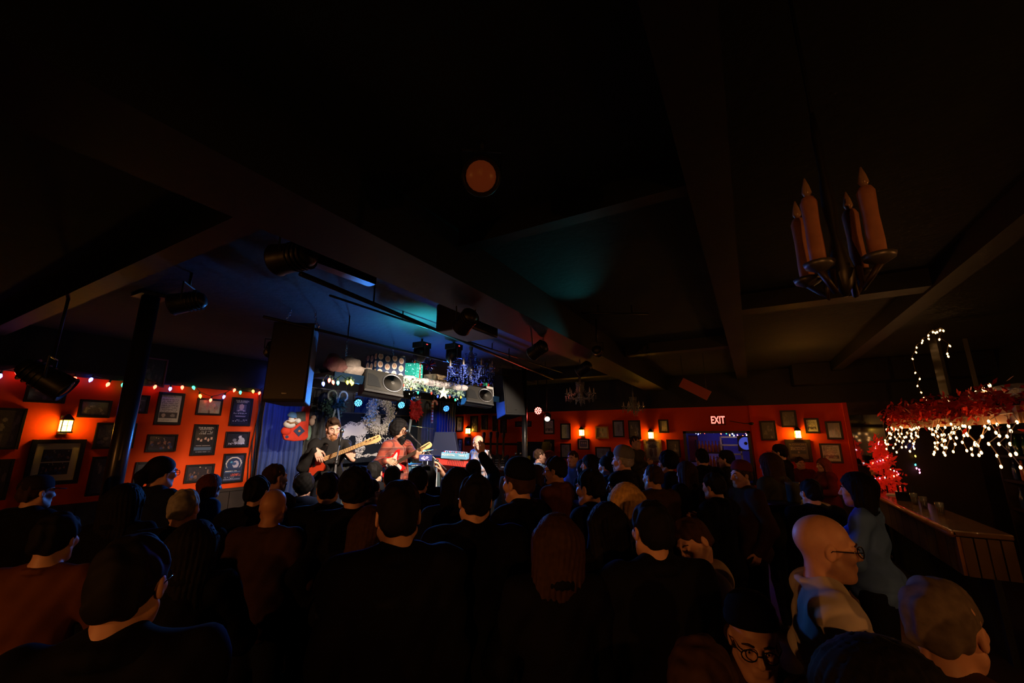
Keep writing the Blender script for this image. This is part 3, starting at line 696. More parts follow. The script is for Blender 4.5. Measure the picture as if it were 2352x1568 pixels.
# ------------------------------------------------------------------ speakers
M_cab = mat('cabinet_black', (.012, .013, .014), .65, noise=.2, nscale=60, bump=.15, bscale=120)
M_grille = mat('grille_grey', (.032, .030, .026), .55, noise=.25, nscale=150)
def pa(loc, rz, label, w=.5, d=.42, h=.86, tilt=.12, grm=None):
    t = empty('hanging_speaker', loc, 0, label, 'speaker'); t.rotation_euler = (0, 0, rz)
    R = Matrix.Rotation(-tilt, 4, 'X')   # front (-y) face looks a little down
    poly = [(-w / 2, -d / 2), (w / 2, -d / 2), (w * .33, d / 2), (-w * .33, d / 2)]
    B().prism(poly, h, R @ Matrix.Translation((0, 0, -h / 2))).obj('cabinet', M_cab, t, bevel=.012)
    B().box((0, 0, 0), (w * .92, .012, h * .93)).obj('grille', grm or M_grille, t).matrix_local = R @ Matrix.Translation((0, -d / 2 - .006, 0))
    B().box((0, 0, 0), (.05, .006, .012)).obj('badge', M_metal, t).matrix_local = R @ Matrix.Translation((0, -d / 2 - .014, -h * .4))
    for s in (-1, 1):
        B().tube([(.03 * math.cos(a), 0, .03 * math.sin(a)) for a in np.arange(10) * 2 * pi / 10], .006, 5, True).obj('eyelet', M_metal, t).matrix_local = Matrix.Translation((s * w * .4, 0, h / 2 + .02))
        chain(t, (s * w * .4, 0, h / 2 + .04), (s * w * .3, .05, ZC - loc[2]))
    return t
pl = P(atd(679, 838, 4.5)); pa(pl, math.radians(38), 'big black hanging speaker at the left of the stage above the stocking', .42, .40, .86, .05, M_black)
prr = P(atd(1166, 905, 8.3)); pa(prr, math.radians(62), 'hanging black speaker with a chain at the right of the stage', .46, .46, .92, .16, mat('grille_dark', (.006, .0055, .005), .7, noise=.25, nscale=150))
def wedge(loc, rz, label, w=.50, h=.34, d=.34):
    t = empty('stage_monitor', loc, rz, label, 'speaker'); t.rotation_euler = (0, .12, rz)
    poly = [(-d / 2, -h / 2 + .06), (-d / 2 + .10, -h / 2), (d / 2, -h / 2), (d / 2, h / 2), (-d * .1, h / 2)]
    M = Matrix(((0, 0, 1, -w / 2), (1, 0, 0, 0), (0, 1, 0, 0), (0, 0, 0, 1)))
    B().prism(poly, w, M).obj('cabinet', M_cab, t, bevel=.01)
    a = Vector((0, poly[0][0], poly[0][1])); c = Vector((0, poly[4][0], poly[4][1])); u = (c - a).normalized(); nrm = Vector((1, 0, 0)).cross(u); nrm = nrm if nrm.y < 0 else -nrm
    F = frame_mat((a + c) / 2 + nrm * .004, (1, 0, 0), u, nrm)
    B().box((0, 0, 0), (w * .94, (c - a).length * .93, .006)).obj('baffle', M_grille, t).matrix_local = F
    ring = B().lathe([(.115, 0), (.125, .012), (.135, .012), (.14, 0)], 24); ring.obj('cone_ring', M_iron, t, True).matrix_local = F @ Matrix.Translation((w * .20, 0, .003))
    B().lathe([(.115, .010), (.09, .004), (.05, -.0), (.035, .006), (.01, .014)], 24).obj('cone', mat('cone_grey', (.06, .057, .05), .5), t, True).matrix_local = F @ Matrix.Translation((w * .20, 0, .004))
    B().prism([(-.22, -.10), (-.05, -.10), (-.10, .04), (-.17, .08), (-.22, .08)], .008).obj('horn', M_cab, t).matrix_local = F @ Matrix.Translation((0, 0, .003))
    B().box((0, a.y - .004, a.z - .01), (w, .015, .02)).obj('edge_trim', M_cab, t)
    return t
wedge(P(onx(878, 884, -4.15)), math.radians(62), 'stage monitor hung under the blue wrapped gift, cone facing the room')
wedge(P(onx(1098, 911, -4.15)), math.radians(52), 'stage monitor hung under the right end of the decorated shelf', .50)

# ------------------------------------------------------------------ hanging shelf over the stage front
SX = -4.45
y0, y1 = onx(738, 900, SX)[1], onx(1152, 900, SX)[1]
sh = empty('hanging_shelf', (SX, (y0 + y1) / 2, 2.72), 0, 'long dark shelf hung over the stage front carrying gifts', 'shelf'); L = y1 - y0
B().box((0, 0, 0), (.42, L, .05)).obj('board', M_black, sh)
B().box((.205, 0, -.03), (.02, L, .11)).obj('front_rail', mat('rail_blue', (.004, .02, .05), .4), sh)
B().box((-.2, 0, .05), (.03, L, .10)).obj('back_rail', M_black, sh)
for k in range(5):
    y = -L / 2 + L * (k + .5) / 5; chain(sh, (-.15, y, .03), (-.15, y, ZC - 2.72))
def fuzzy(name, prims, m, h=.02, amp=.01, fq=40, parent=None, fine=()):
    s = Sdf()
    for p in prims: s.ell(p[0], p[1], .03)
    ph = rng.random(6) * 6
    s.fn(lambda P: amp * (np.sin(fq * P[..., 0] + ph[0] + 2 * np.sin(.5 * fq * P[..., 1])) * np.sin(fq * P[..., 1] + ph[1]) + .6 * np.sin(1.9 * fq * P[..., 2] + ph[2] + 2 * np.sin(fq * P[..., 0]))))
    return link(bpy.data.objects.new(name, s.mesh(name, m, h)), parent)
M_snow = mat('snow_batting', (.72, .68, .70), .95, noise=.12, nscale=30, bump=.5, bscale=60)
M_pinkfur = mat('pink_plush', (.22, .10, .09), .95, noise=.2, nscale=20, bump=.5, bscale=60)
Z0 = 2.75
def YS(px): return onx(px, 880, SX)[1]
sn = fuzzy('snow_blanket', [((SX + .12 + .02 * math.sin(3 * k), YS(905) + (YS(1062) - YS(905)) * k / 11, Z0 + .05 + .012 * math.sin(2.1 * k)), (.14, .16, .055)) for k in range(12)], M_snow, .018, .010, 38)
tag(sn, 'strip of white cotton snow lying along the shelf under the gifts', 'snow')
tag(fuzzy('plush_cloth', [((SX, YS(760), Z0 + .13), (.13, .10, .12)), ((SX, YS(775), Z0 + .10), (.13, .1, .08))], M_pinkfur, .014, .018, 24), 'pinkish plush bundle at the left end of the shelf', 'cloth')
tag(fuzzy('snow_cloth', [((SX, YS(800), Z0 + .13), (.14, .10, .12)), ((SX + .05, YS(818), Z0 + .07), (.14, .14, .06)), ((SX, YS(790), Z0 + .08), (.13, .1, .07))], mat('cotton_dull', (.36, .30, .26), .95, noise=.3, nscale=14, bump=.5, bscale=40), .014, .020, 24), 'pale crumpled cotton cloth beside the pinkish bundle', 'cloth')
tag(fuzzy('snow_lump', [((SX + .1, YS(1142), Z0 + .02), (.12, .13, .13)), ((SX + .12, YS(1150), Z0 - .06), (.08, .10, .12))], M_snow, .016, .010, 36), 'white cotton lump at the right end of the shelf', 'snow')
# blue gift with round print
def gift_img(nx=132, ny=80):
    im = canvas(nx, ny, (.012, .035, .11), .6); y, x = np.mgrid[0:ny, 0:nx]
    y, x = y * 66 / 132, x * 66 / 132
    for k, cx in enumerate((8, 24, 40, 56)):
        for cy in (4 + 3 * (k % 2), 18 + 3 * (k % 2), 32 + 3 * (k % 2)):
            d = np.hypot(x - cx, y - cy); im[d < 5.8] = (.82, .74, .66); im[d < 4.2] = (.78, .50, .36)
            for q in (-2, 2): im[np.hypot(x - cx - q, y - cy) < .8] = (.15, .06, .05)
    return im
gp = P(onx(884, 866, SX + .08)); g = empty('gift_box', (gp.x, gp.y, Z0 + .0), math.radians(-14), 'blue wrapped gift printed with pale round faces on the shelf', 'gift')
B().box((0, 0, .16), (.30, .44, .31)).obj('box', mat('wrap_blue', (.012, .035, .11), .45), g)
raster('wrapping_print', gift_img(), .44, .31, frame_mat((.1515, 0, .16), (0, 1, 0), (0, 0, 1), (1, 0, 0)), M_print, g)
raster('wrapping_print', gift_img(88, 80), .30, .31, frame_mat((0, -.2215, .16), (1, 0, 0), (0, 0, 1), (0, -1, 0)), M_print, g)
B().box((.06, .2, .33), (.16, .03, .015)).obj('bow', M_white, g)
g.location.z = onx(884, 867, SX + .2)[2]
for s in (-1, 1): B().box((-.05, s * .15, (2.745 - g.location.z) / 2), (.2, .06, g.location.z - 2.745)).obj('riser_block', M_black, g)
# teal lit gift
tp = P(onx(949, 851, SX + .05)); g = empty('gift_box', (tp.x, tp.y, Z0 + .08), math.radians(20), 'glittering teal gift with a red ribbon on the snow', 'gift')
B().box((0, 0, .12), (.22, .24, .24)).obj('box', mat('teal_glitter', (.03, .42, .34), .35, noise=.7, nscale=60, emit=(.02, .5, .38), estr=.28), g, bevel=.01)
B().box((0, 0, .12), (.226, .035, .246)).obj('ribbon', mat('ribbon_red', (.55, .06, .02), .5), g)
b = B(); b.tube([(0, .0, .25), (0, .05, .30), (0, .07, .27), (0, 0, .25), (0, -.05, .30), (0, -.07, .27), (0, 0, .25)], .008, 4); b.obj('bow', MATS['ribbon_red'], g)
SPK = B().ell((0, 0, 0), (.005, .005, .005), 6, 4).mesh('sparkle_light', mat('sparkle', (.3, .5, .5), .3, emit=(.5, 1, .9), estr=4), True)
for k in range(26):
    f = k % 2; u, v = random.uniform(-.1, .1), random.uniform(.02, .23)
    inst('sparkle_light', SPK, g, (.113, u, v) if f else (u, -.123, v))
# crate with greenery
cp = P(onx(1000, 866, SX + .05)); g = empty('wooden_crate', (cp.x, cp.y, Z0 + .07), .1, 'small pale wooden crate holding pine sprigs on the shelf', 'crate')
for k in range(3): B().box((.11, 0, .03 + .045 * k), (.012, .30, .038)).obj('slat', mat('pale_wood', (.45, .34, .20), .6, noise=.2, nscale=20), g)
for s in (-1, 1): B().box((0, s * .15, .075), (.23, .012, .13)).obj('end_board', MATS['pale_wood'], g)
def needles(n, L, spread, seed):
    r = np.random.default_rng(seed); b = B()
    for _ in range(n):
        d = Vector(r.normal(size=3)).normalized(); d.z = abs(d.z) * .6 + .2; p = Vector((r.uniform(-spread, spread), r.uniform(-spread, spread), 0)); q = p + d * L * r.uniform(.5, 1)
        w = d.cross(Vector((0, 0, 1))).normalized() * .004; b.add([p - w, p + w, q], [(0, 1, 2)])
    return b
M_pine = mat('pine_green', (.05, .10, .035), .6, noise=.4, nscale=30)
needles(160, .2, .09, 3).obj('pine_sprig', M_pine, g)
# basket with white lattice and red green toys
bp_ = P(onx(1113, 884, SX + .15)); g = empty('lattice_basket', (bp_.x, bp_.y, Z0 - .02), .1, 'white latticed basket of red and green ornaments behind the blue chandelier', 'basket')
for k in range(7): B().box((.12, -.12 + .04 * k, .08), (.012, .022, .17), Matrix.Rotation(.18, 3, 'X')).obj('slat', M_white, g)
B().box((0, 0, .01), (.24, .30, .015)).obj('floor_panel', M_white, g)
B().box((.11, 0, .085), (.01, .28, .16)).obj('liner', M_black, g)
for k in range(6):
    B().ell((random.uniform(-.06, .1), -.12 + .05 * k, .19 + random.uniform(0, .05)), (.035, .035, .035), 8, 6).obj('ornament', mat('ornament_red', (.5, .02, .02), .25) if k % 2 else mat('ornament_green', (.02, .28, .12), .3), g, True)
# red and blue tinsel bow
t = empty('tinsel_bow', P(onx(986, 838, SX + .05)), 0, 'dark red and blue tinsel bow between the teal gift and the crate', 'bow')
for nm, m, s in (('red_tinsel', mat('tinsel_red', (.4, .02, .02), .2, .6), 5), ('blue_tinsel', mat('tinsel_blue', (.03, .06, .4), .2, .6), 6)):
    r = np.random.default_rng(s); b = B()
    for _ in range(70):
        d = Vector(r.normal(size=3)).normalized() * r.uniform(.05, .13); w = Vector(r.normal(size=3)).normalized() * .006; b.add([-w, w, d + w, d - w], [(0, 1, 2, 3)])
    b.obj(nm, m, t)
# garland along the shelf front
def garland(name, pts, r, n, m, seed, parent, leaf=.035):
    rr = np.random.default_rng(seed); b = B()
    for _ in range(n):
        k = rr.uniform(0, len(pts) - 1.001); i = int(k); p = Vector(pts[i]).lerp(Vector(pts[i + 1]), k - i) + Vector(rr.normal(size=3)) * r * .5
        d = Vector(rr.normal(size=3)).normalized(); e = d.orthogonal().normalized(); L = leaf * rr.uniform(.6, 1.3)
        b.add([p, p + d * L * .5 + e * L * .28, p + d * L, p + d * L * .5 - e * L * .28], [(0, 1, 2, 3)])
    o = b.obj(name, m, parent); o['kind'] = 'stuff'; return o
gpts = [onx(x, y, SX + .26) for x, y in ((914, 877), (930, 880), (950, 884), (970, 889), (990, 893), (1010, 897), (1030, 900), (1045, 903), (1060, 908))]
gl = empty('garland', gpts[4], 0, 'leafy holiday garland with small bulbs along the shelf front', 'garland'); c0 = Vector(gpts[4])
gl_l = [Vector(p) - c0 for p in gpts]
garland('leaves', gl_l, .07, 620, mat('garland_leaf', (.30, .46, .36), .4, noise=.4, nscale=40), 11, gl)
garland('white_blossoms', gl_l[:3], .06, 160, mat('blossom_white', (.75, .72, .66), .7), 12, gl, .03)
B().tube(gl_l, .008, 5).obj('stem', M_pine, gl)
for k, c in enumerate(('red', 'amber', 'green', 'yellow', 'red', 'blue', 'amber', 'red', 'green', 'yellow')):
    inst('bulb', C9, gl, gl_l[0].lerp(gl_l[-1], (k + .5) / 10) + Vector((.04, 0, -.02 - .03 * (k % 3))), (0, 0, 0), .8, mat('dim_' + c, BULBRGB[c] if c in BULBRGB else (.5, .5, .5), .3, emit=BULBRGB.get(c, (1, 1, 1)), estr=.8))
sp = P(onx(1018, 902, SX + .34)); st = [((.11 if k % 2 == 0 else .045) * math.sin(k * pi / 5), (.11 if k % 2 == 0 else .045) * math.cos(k * pi / 5)) for k in range(10)]
o = B().prism(st, .02).obj('star_ornament', mat('star_ivory', (.85, .75, .6), .5, emit=(1, .8, .55), estr=.5), bevel=.004); o.matrix_world = frame_mat(sp, (0.3, .95, 0), (0, 0, 1), (.95, -.3, 0)); tag(o, 'ivory star hanging from the garland', 'star')
# tangle of bulbs at the left end of the shelf
tl = [(742, 876, 'blue'), (757, 868, 'red'), (764, 873, 'red'), (776, 874, 'cyan'), (798, 873, 'yellow'), (806, 871, 'yellow'), (811, 876, 'yellow')]
string_lights([(onx(x, y, SX + .27), c) for x, y, c in tl], 'short tangle of colored bulbs at the left end of the shelf', 1.0, -.3)

# ------------------------------------------------------------------ backdrop decorations
wp = P(onx(874, 954, -7.25)); R0 = .32
wr = empty('flocked_wreath', wp, 0, 'large white flocked wreath hanging behind the singer', 'wreath')
ring = [(.04 * math.sin(5 * a), R0 * .92 * math.cos(a), R0 * 1.06 * math.sin(a)) for a in np.linspace(0, 2 * pi, 40)]
M_flock = mat('flocked_white', (.70, .66, .58), .9, noise=.2, nscale=30)
garland('leaves', ring, .085, 3200, M_flock, 21, wr, .05)
garland('leaves', ring[14:22], .10, 420, mat('flock_bluelit', (.25, .45, .75), .8), 22, wr, .05)  # cyan stage light on the wreath's left side, put into leaf colour
B().tube(ring[:-1], .03, 6, True).obj('hoop', M_pine, wr)
B().tube([(0, 0, R0 * 1.0), (0, 0, ZC - wp.z)], .004, 4).obj('cord', M_black, wr)
# banner with the stone table drawing
bx = -7.45
Yl, Yr = onx(775, 1000, bx)[1], onx(958, 1000, bx)[1]; zt, zb = onx(880, 953, bx)[2], onx(880, 1058, bx)[2]
bw, bh = Yr - Yl, zt - zb
def banner_img(nx=250, ny=160):
    im = np.ones((ny, nx, 3)) * np.array((.012, .016, .026)); y, x = np.mgrid[0:ny, 0:nx]; u = (x + .5) / nx; v = (y + .5) / ny
    nz = rng.random((ny, nx)); sm = (nz + np.roll(nz, 1, 0) + np.roll(nz, 1, 1) + np.roll(nz, -1, 1)) / 4
    white = np.array((.78, .76, .76))
    top = .26 - .52 * np.minimum(u, .45) + .03 * np.sin(40 * u); bot = .47 - .52 * np.maximum(u - .18, 0) * 1.3 + .02 * np.sin(31 * u)
    slab = (u > .01) & (u < .47) & (v > top) & (v < bot); edge = slab & (v < top + .07) & (sm < .5); im[slab] = white; im[edge] = (.03, .03, .05)
    for a, b_, d in ((.06, .13, .52), (.19, .29, .56)):
        leg = (u > a + .03 * (v - .5)) & (u < b_ + .02 * np.sin(20 * v)) & (v >= bot - .02) & (v < .9); im[leg & (sm > d - .08)] = white
    g = (u > .05) & (u < .55) & (np.abs(v - (.90 - .1 * u)) < .025 + .01 * np.sin(60 * u)) & (sm > .45); im[g] = white
    return im
bo = empty('stage_banner', (bx, (Yl + Yr) / 2, (zt + zb) / 2), 0, 'dark banner with a white stone table drawing and lettering behind the band', 'banner')
Mb = frame_mat((.012, 0, 0), (0, 1, 0), (0, 0, 1), (1, 0, 0))
raster('printed_cloth', banner_img(), bw, bh, Mb, mat_attr('banner_ink', .8, .1), bo)
B().box((0, 0, 0), (.02, bw, bh)).obj('backing', M_black, bo)
def bt(s, px, py, size):
    p = onx(px, py, bx); text_mesh('lettering', s, size, frame_mat((.014, p[1] - (Yl + Yr) / 2, p[2] - (zt + zb) / 2), (0, 1, 0), (0, 0, 1), (1, 0, 0)), mat('letter_white', (.8, .78, .78), .7), bo, .002, 'LEFT', sx=.9)
bt('THE', 825, 998, .10); bt('BURREN', 839, 989, .22); bt('BACKROOM', 823, 1013, .21)
B().cyl((0, -bw / 2, bh / 2 + .01), (0, bw / 2, bh / 2 + .01), .012).obj('rod', M_iron, bo)
for s in (-1, 1): B().cyl((0, s * bw * .45, bh / 2 + .01), (0, s * bw * .45, ZC - (zt + zb) / 2), .004, seg=4).obj('cord', M_black, bo)
# red poinsettia bunch
pp = P(onx(949, 942, -7.0)); t = empty('poinsettia_bunch', pp, 0, 'bunch of red poinsettia flowers hanging above the singer', 'flowers')
def petal_flower(n, L, seed):
    r = np.random.default_rng(seed); b = B()
    for lay in range(2):
        for k in range(n):
            a = 2 * pi * k / n + lay * .5; l = L * (1 - .35 * lay) * r.uniform(.85, 1.1); d = Vector((.25 + .3 * lay, math.cos(a), math.sin(a))); e = Vector((0, -math.sin(a), math.cos(a)))
            b.add([(0, 0, 0), d * l * .45 + e * l * .22, d * l, d * l * .45 - e * l * .22], [(0, 1, 2, 3)])
    return b
M_petal = mat('petal_red', (.62, .02, .02), .55, noise=.3, nscale=20)
for k in range(15):
    a = k * 2.4; rr_ = .05 * math.sqrt(k); o = petal_flower(7, .12, 30 + k).obj('flower', M_petal, t); o.location = (.05 + .05 * random.random(), rr_ * math.cos(a), rr_ * math.sin(a) * 1.15)
needles(120, .22, .1, 9).obj('greenery', M_pine, t)
B().tube([(0, 0, 0), (0, .02, ZC - pp.z)], .004, 4).obj('cord', M_black, t)
B().tube([(0, -.06, -.22), (.02, -.10, -.35), (.02, -.12, -.52)], [.03, .028, .02], 6).obj('ribbon_tail', mat('ribbon_pale', (.5, .62, .66), .5), t)
# green wreath with ribbon
pp = P(onx(768, 932, -7.3)); t = empty('ribbon_wreath', pp, 0, 'dark green wreath with silver ribbon loops above the bass player', 'wreath')
ring = [(0, .15 * math.cos(a), .15 * math.sin(a)) for a in np.linspace(0, 2 * pi, 24)]
garland('leaves', ring, .1, 320, mat('leaf_darkgreen', (.05, .12, .10), .5), 25, t, .07)
M_silver = mat('ribbon_silver', (.45, .58, .56), .4, noise=.3, nscale=40)
for s in (-1, 1):
    B().tube([(.08, 0, .06)] + [(.08, s * (.13 + .10 * math.cos(a)), .20 + .10 * math.sin(a)) for a in np.linspace(2.6, -1.2, 9)], .022, 5).obj('ribbon_loop', M_silver, t, True)
    B().tube([(.08, s * .03, -.05), (.09, s * .08, -.3), (.09, s * .11, -.48)], .022, 4).obj('ribbon_tail', M_silver, t)
B().tube([(0, 0, .15), (0, 0, ZC - pp.z)], .004, 4).obj('cord', M_black, t)
# candy cane wreath
pp = P(onx(993, 938, -7.3)); t = empty('candy_cane', pp, 0, 'striped candy cane ornament hanging on the black curtain', 'ornament')
cane = [Vector((0, 0, -.38 + .04 * k)) for k in range(13)] + [Vector((0, .09 - .09 * math.cos(a), .12 + .09 * math.sin(a))) for a in np.linspace(.3, pi + .2, 12)]
for k in range(len(cane) - 1): B().tube([cane[k], cane[k + 1]], .03, 8).obj('stripe', mat('cane_red', (.6, .08, .06), .4) if k % 2 else mat('cane_cream', (.7, .52, .35), .4), t, True)
B().tube([(0, .05, .2), (0, .05, ZC - pp.z)], .004, 4).obj('cord', M_black, t)
# stocking
pp = P(onx(681, 972, -6.9)); t = empty('christmas_stocking', pp, 0, 'big red stocking with a toy snowman hanging before the blue curtain', 'stocking')
u = .0082   # metres per photo pixel at this depth
sk = [(8, 42), (22, 42), (21, 15), (22, -10), (24, -28), (18, -35), (-4, -37), (-22, -34), (-26, -24), (-22, -14), (-8, -8), (2, 4), (6, 20)]
Mst = frame_mat((0, 0, 0), (.35, .937, 0), (0, 0, 1), (.937, -.35, 0))
B().prism([(x * u, y * u) for x, y in sk], .10).obj('sock', mat('felt_red', (.62, .035, .012), .85, noise=.12, nscale=20), t, bevel=.02).matrix_local = Mst
B().box((0, 0, 0), (.13, .13, .012)).obj('patch', mat('felt_navy', (.03, .05, .12), .9), t).matrix_local = Mst @ Matrix.Translation((4 * u, -16 * u, .105)) @ Matrix.Rotation(pi / 4, 4, 'Z')
B().ell((0, 0, 0), (.02, .02, .006), 8, 4).obj('button', mat('felt_orange', (.7, .2, .05), .8), t).matrix_local = Mst @ Matrix.Translation((4 * u, -16 * u, .113))
B().ell((0, 0, 0), (.05, .14, .05), 10, 6).obj('heel_patch', mat('felt_sage', (.18, .30, .22), .9), t, True).matrix_local = Mst @ Matrix.Translation((24 * u, -20 * u, .05))
B().box((0, 0, 0), (.15, .17, .01), Matrix.Rotation(.1, 3, 'Z')).obj('slate_panel', mat('slate_dark', (.05, .06, .055), .8, noise=.5, nscale=50), t).matrix_local = Mst @ Matrix.Translation((4 * u, 14 * u, .11))
sm = B().ell((0, 0, 0), (.10, .075, .085), 12, 8).obj('snowman_body', mat('felt_white', (.72, .72, .72), .9), t, True); sm.matrix_local = Mst @ Matrix.Translation((-16 * u, -2 * u, .12))
B().ell((0, 0, 0), (.065, .065, .06), 12, 8).obj('snowman_head', MATS['felt_white'], t, True).matrix_local = Mst @ Matrix.Translation((-12 * u, 9 * u, .13))
B().lathe([(.075, 0), (.078, .02), (.07, .04), (.045, .075), (.01, .085)], 12).obj('snowman_hat', mat('felt_blue', (.08, .22, .5), .9), t, True).matrix_local = Mst @ Matrix.Translation((-14 * u, 13 * u, .13)) @ Matrix.Rotation(-pi / 2 + .3, 4, 'X') @ Matrix.Rotation(.2, 4, 'Y')
B().tube([(.02, 0, .06), (.035, 0, .12)], [.012, .003], 6).obj('snowman_nose', MATS['felt_orange'], t).matrix_local = Mst @ Matrix.Translation((-12 * u, 9 * u, .13))
B().tube([(-.07, -.02, .05), (-.02, -.045, .09), (.05, -.03, .07), (.09, -.06, .06)], .018, 6).obj('scarf', mat('felt_brown', (.3, .16, .08), .9), t, True).matrix_local = Mst @ Matrix.Translation((-14 * u, 5 * u, .12))
B().ell((0, 0, 0), (.045, .045, .04), 10, 6).obj('mitten', MATS['felt_white'], t, True).matrix_local = Mst @ Matrix.Translation((-1 * u, 5 * u, .14))
B().ell((0, 0, 0), (.085, .08, .06), 10, 6).obj('toe_cuff', MATS['felt_red'], t, True).matrix_local = Mst @ Matrix.Translation((-20 * u, -16 * u, .08))
B().ell((0, 0, 0), (.05, .045, .05), 10, 6).obj('toe_cap', MATS['felt_navy'], t, True).matrix_local = Mst @ Matrix.Translation((-18 * u, -28 * u, .06))
B().ell((0, 0, 0), (.05, .075, .04), 10, 6).obj('small_toy', mat('felt_tan', (.5, .36, .28), .9), t, True).matrix_local = Mst @ Matrix.Translation((28 * u, 4 * u, .08))
B().ell((0, 0, 0), (.045, .045, .04), 10, 6).obj('small_toy_head', MATS['felt_tan'], t, True).matrix_local = Mst @ Matrix.Translation((30 * u, 13 * u, .08))
B().tube([(.05, .12, .35), (.03, .1, ZC - pp.z)], .005, 4).obj('cord', M_black, t)

# ------------------------------------------------------------------ chandeliers
M_crystal = mat('crystal', (.75, .78, .82), .22, .7, spec=1.)
M_crystal_blue = mat('crystal_blue', (.16, .26, .95), .25, .6, spec=1.)
def chandelier(loc, arms, R, label, crysm, drops=9, sc=1., candles=False, tinsel=None, top=None):
    t = empty('chandelier', loc, 0, label, 'chandelier'); r = np.random.default_rng(int(abs(loc[0]) * 100))
    t.scale = (sc,) * 3
    B().lathe([(.012, .42), (.03, .36), (.018, .30), (.045, .22), (.02, .14), (.06, .04), (.05, -.03), (.015, -.08), (.03, -.11), (.005, -.14)], 12).obj('stem', M_iron, t, True)
    B().cyl((0, 0, .42), (0, 0, (ZC - loc[2]) / sc), .005, seg=5).obj('chain_rod', M_iron, t)
    bead = B().ell((0, 0, 0), (.010, .010, .013), 6, 4).v, None
    def strand(b, pts):
        for q in pts: b.add([Vector(q) + Vector(d) for d in ((0, 0, .014), (.010, 0, 0), (0, .010, 0), (-.010, 0, 0), (0, -.010, 0), (0, 0, -.014))], [(0, 1, 2), (0, 2, 3), (0, 3, 4), (0, 4, 1), (5, 2, 1), (5, 3, 2), (5, 4, 3), (5, 1, 4)])
    for k in range(arms):
        a = 2 * pi * k / arms + .3; d = Vector((math.cos(a), math.sin(a), 0))
        B().tube([d * .03 + Vector((0, 0, .02)), d * R * .4 + Vector((0, 0, -.07)), d * R * .8 + Vector((0, 0, -.06)), d * R + Vector((0, 0, .02))], .008, 6).obj('arm', M_crystal if crysm is not M_crystal_blue else crysm, t, True)
        B().lathe([(.005, 0), (.04, .012), (.048, .025), (.03, .02), (.012, .02)], 10, Matrix.Translation(d * R + Vector((0, 0, .02)))).obj('cup', crysm, t, True)
        B().lathe([(.012, .03), (.012, .10), (.009, .12), (.003, .15)], 8, Matrix.Translation(d * R)).obj('candle_tube', mat('candle_ivory', (.55, .45, .38), .5), t, True)
        b = B()
        strand(b, [Vector((0, 0, .34)) + (d * R + Vector((0, 0, -.28))) * f + Vector((0, 0, -.16 * math.sin(pi * f))) for f in np.linspace(.05, .97, 15)])
        for q in range(3):
            c = d * R + Vector((.035 * math.cos(2.1 * q), .035 * math.sin(2.1 * q), -.01)); strand(b, [c + Vector((0, 0, -.028 * j)) for j in range(3 + q)])
        b.obj('crystal_strand', crysm, t)['kind'] = 'stuff'
    b = B()
    for k in range(drops * 2):
        a = r.uniform(0, 2 * pi); rr_ = r.uniform(.02, .16); n = int(r.integers(3, 7)); strand(b, [Vector((rr_ * math.cos(a), rr_ * math.sin(a), -.05 - .03 * j)) for j in range(n)])
    for k in range(drops * 2):
        a = 2 * pi * k / (drops * 2); strand(b, [Vector((.085 * math.cos(a) * (1 - .03 * j), .085 * math.sin(a) * (1 - .03 * j), .26 - .03 * j)) for j in range(7)])
    b.obj('crystal_drops', crysm, t)['kind'] = 'stuff'
    if tinsel:
        b = B()
        for _ in range(420):
            a = r.uniform(0, 2 * pi); rr_ = R * math.sqrt(r.uniform(0, 1.2)); z = r.uniform(-.22, .16); p = Vector((rr_ * math.cos(a), rr_ * math.sin(a), z)); dd = Vector(r.normal(size=3)).normalized() * r.uniform(.02, .06); w = Vector(r.normal(size=3)).normalized() * .006
            b.add([p - w, p + w, p + dd + w, p + dd - w], [(0, 1, 2, 3)])
        b.obj('tinsel', tinsel, t)['kind'] = 'stuff'
    return t
M_tinsel = mat('tinsel_royal', (.06, .12, .75), .22, .75)
chandelier(P(atd(1081, 853, 6.1)), 8, .33, 'chandelier wrapped in blue tinsel in front of the decorated shelf', M_crystal_blue, 10, 1., tinsel=M_tinsel)
chandelier(P(atd(1333, 908, 8.4)), 8, .27, 'crystal chandelier with bead strands left of center over the crowd', M_crystal, 10, 1.)
chandelier(P(atd(1455, 936, 9.0)), 6, .24, 'smaller crystal chandelier close to the far wall', M_crystal, 7, .85)
# near chandelier with big candles
nl = Vector((.258, 1.346, 2.43)); t = empty('chandelier', nl, 0, 'dark chandelier with tall wax candles close overhead on the right', 'chandelier')
B().lathe([(.006, .5), (.012, .42), (.010, .30), (.018, .2), (.010, .1), (.03, .0), (.02, -.04), (.005, -.07)], 14).obj('stem', M_black, t, True)
B().cyl((0, 0, .5), (0, 0, ZC - nl.z), .006, seg=6).obj('chain_rod', M_black, t)
M_wax = mat('candle_wax', (.40, .17, .10), .6, noise=.2, nscale=30)
for k in range(4):
    a = math.atan2(-.086, -.07) + k * pi / 2; d = Vector((math.cos(a), math.sin(a), 0)); R = .088
    B().tube([d * .04, d * R * .5 + Vector((0, 0, -.06)), d * R + Vector((0, 0, -.01))], .009, 6).obj('arm', M_wood_dark, t, True)
    B().lathe([(.006, -.015), (.032, .0), (.036, .012), (.022, .012)], 12, Matrix.Translation(d * R)).obj('cup', M_iron, t, True)
    B().lathe([(.018, .012), (.019, .05), (.0175, .12), (.019, .16), (.020, .185), (.014, .20), (.004, .205)], 12, Matrix.Translation(d * R)).obj('candle', M_wax, t, True)
    B().lathe([(.004, .20), (.012, .215), (.009, .235), (.002, .26)], 8, Matrix.Translation(d * R)).obj('flame_bulb', mat('bulb_unlit', (.35, .22, .15), .2), t, True)
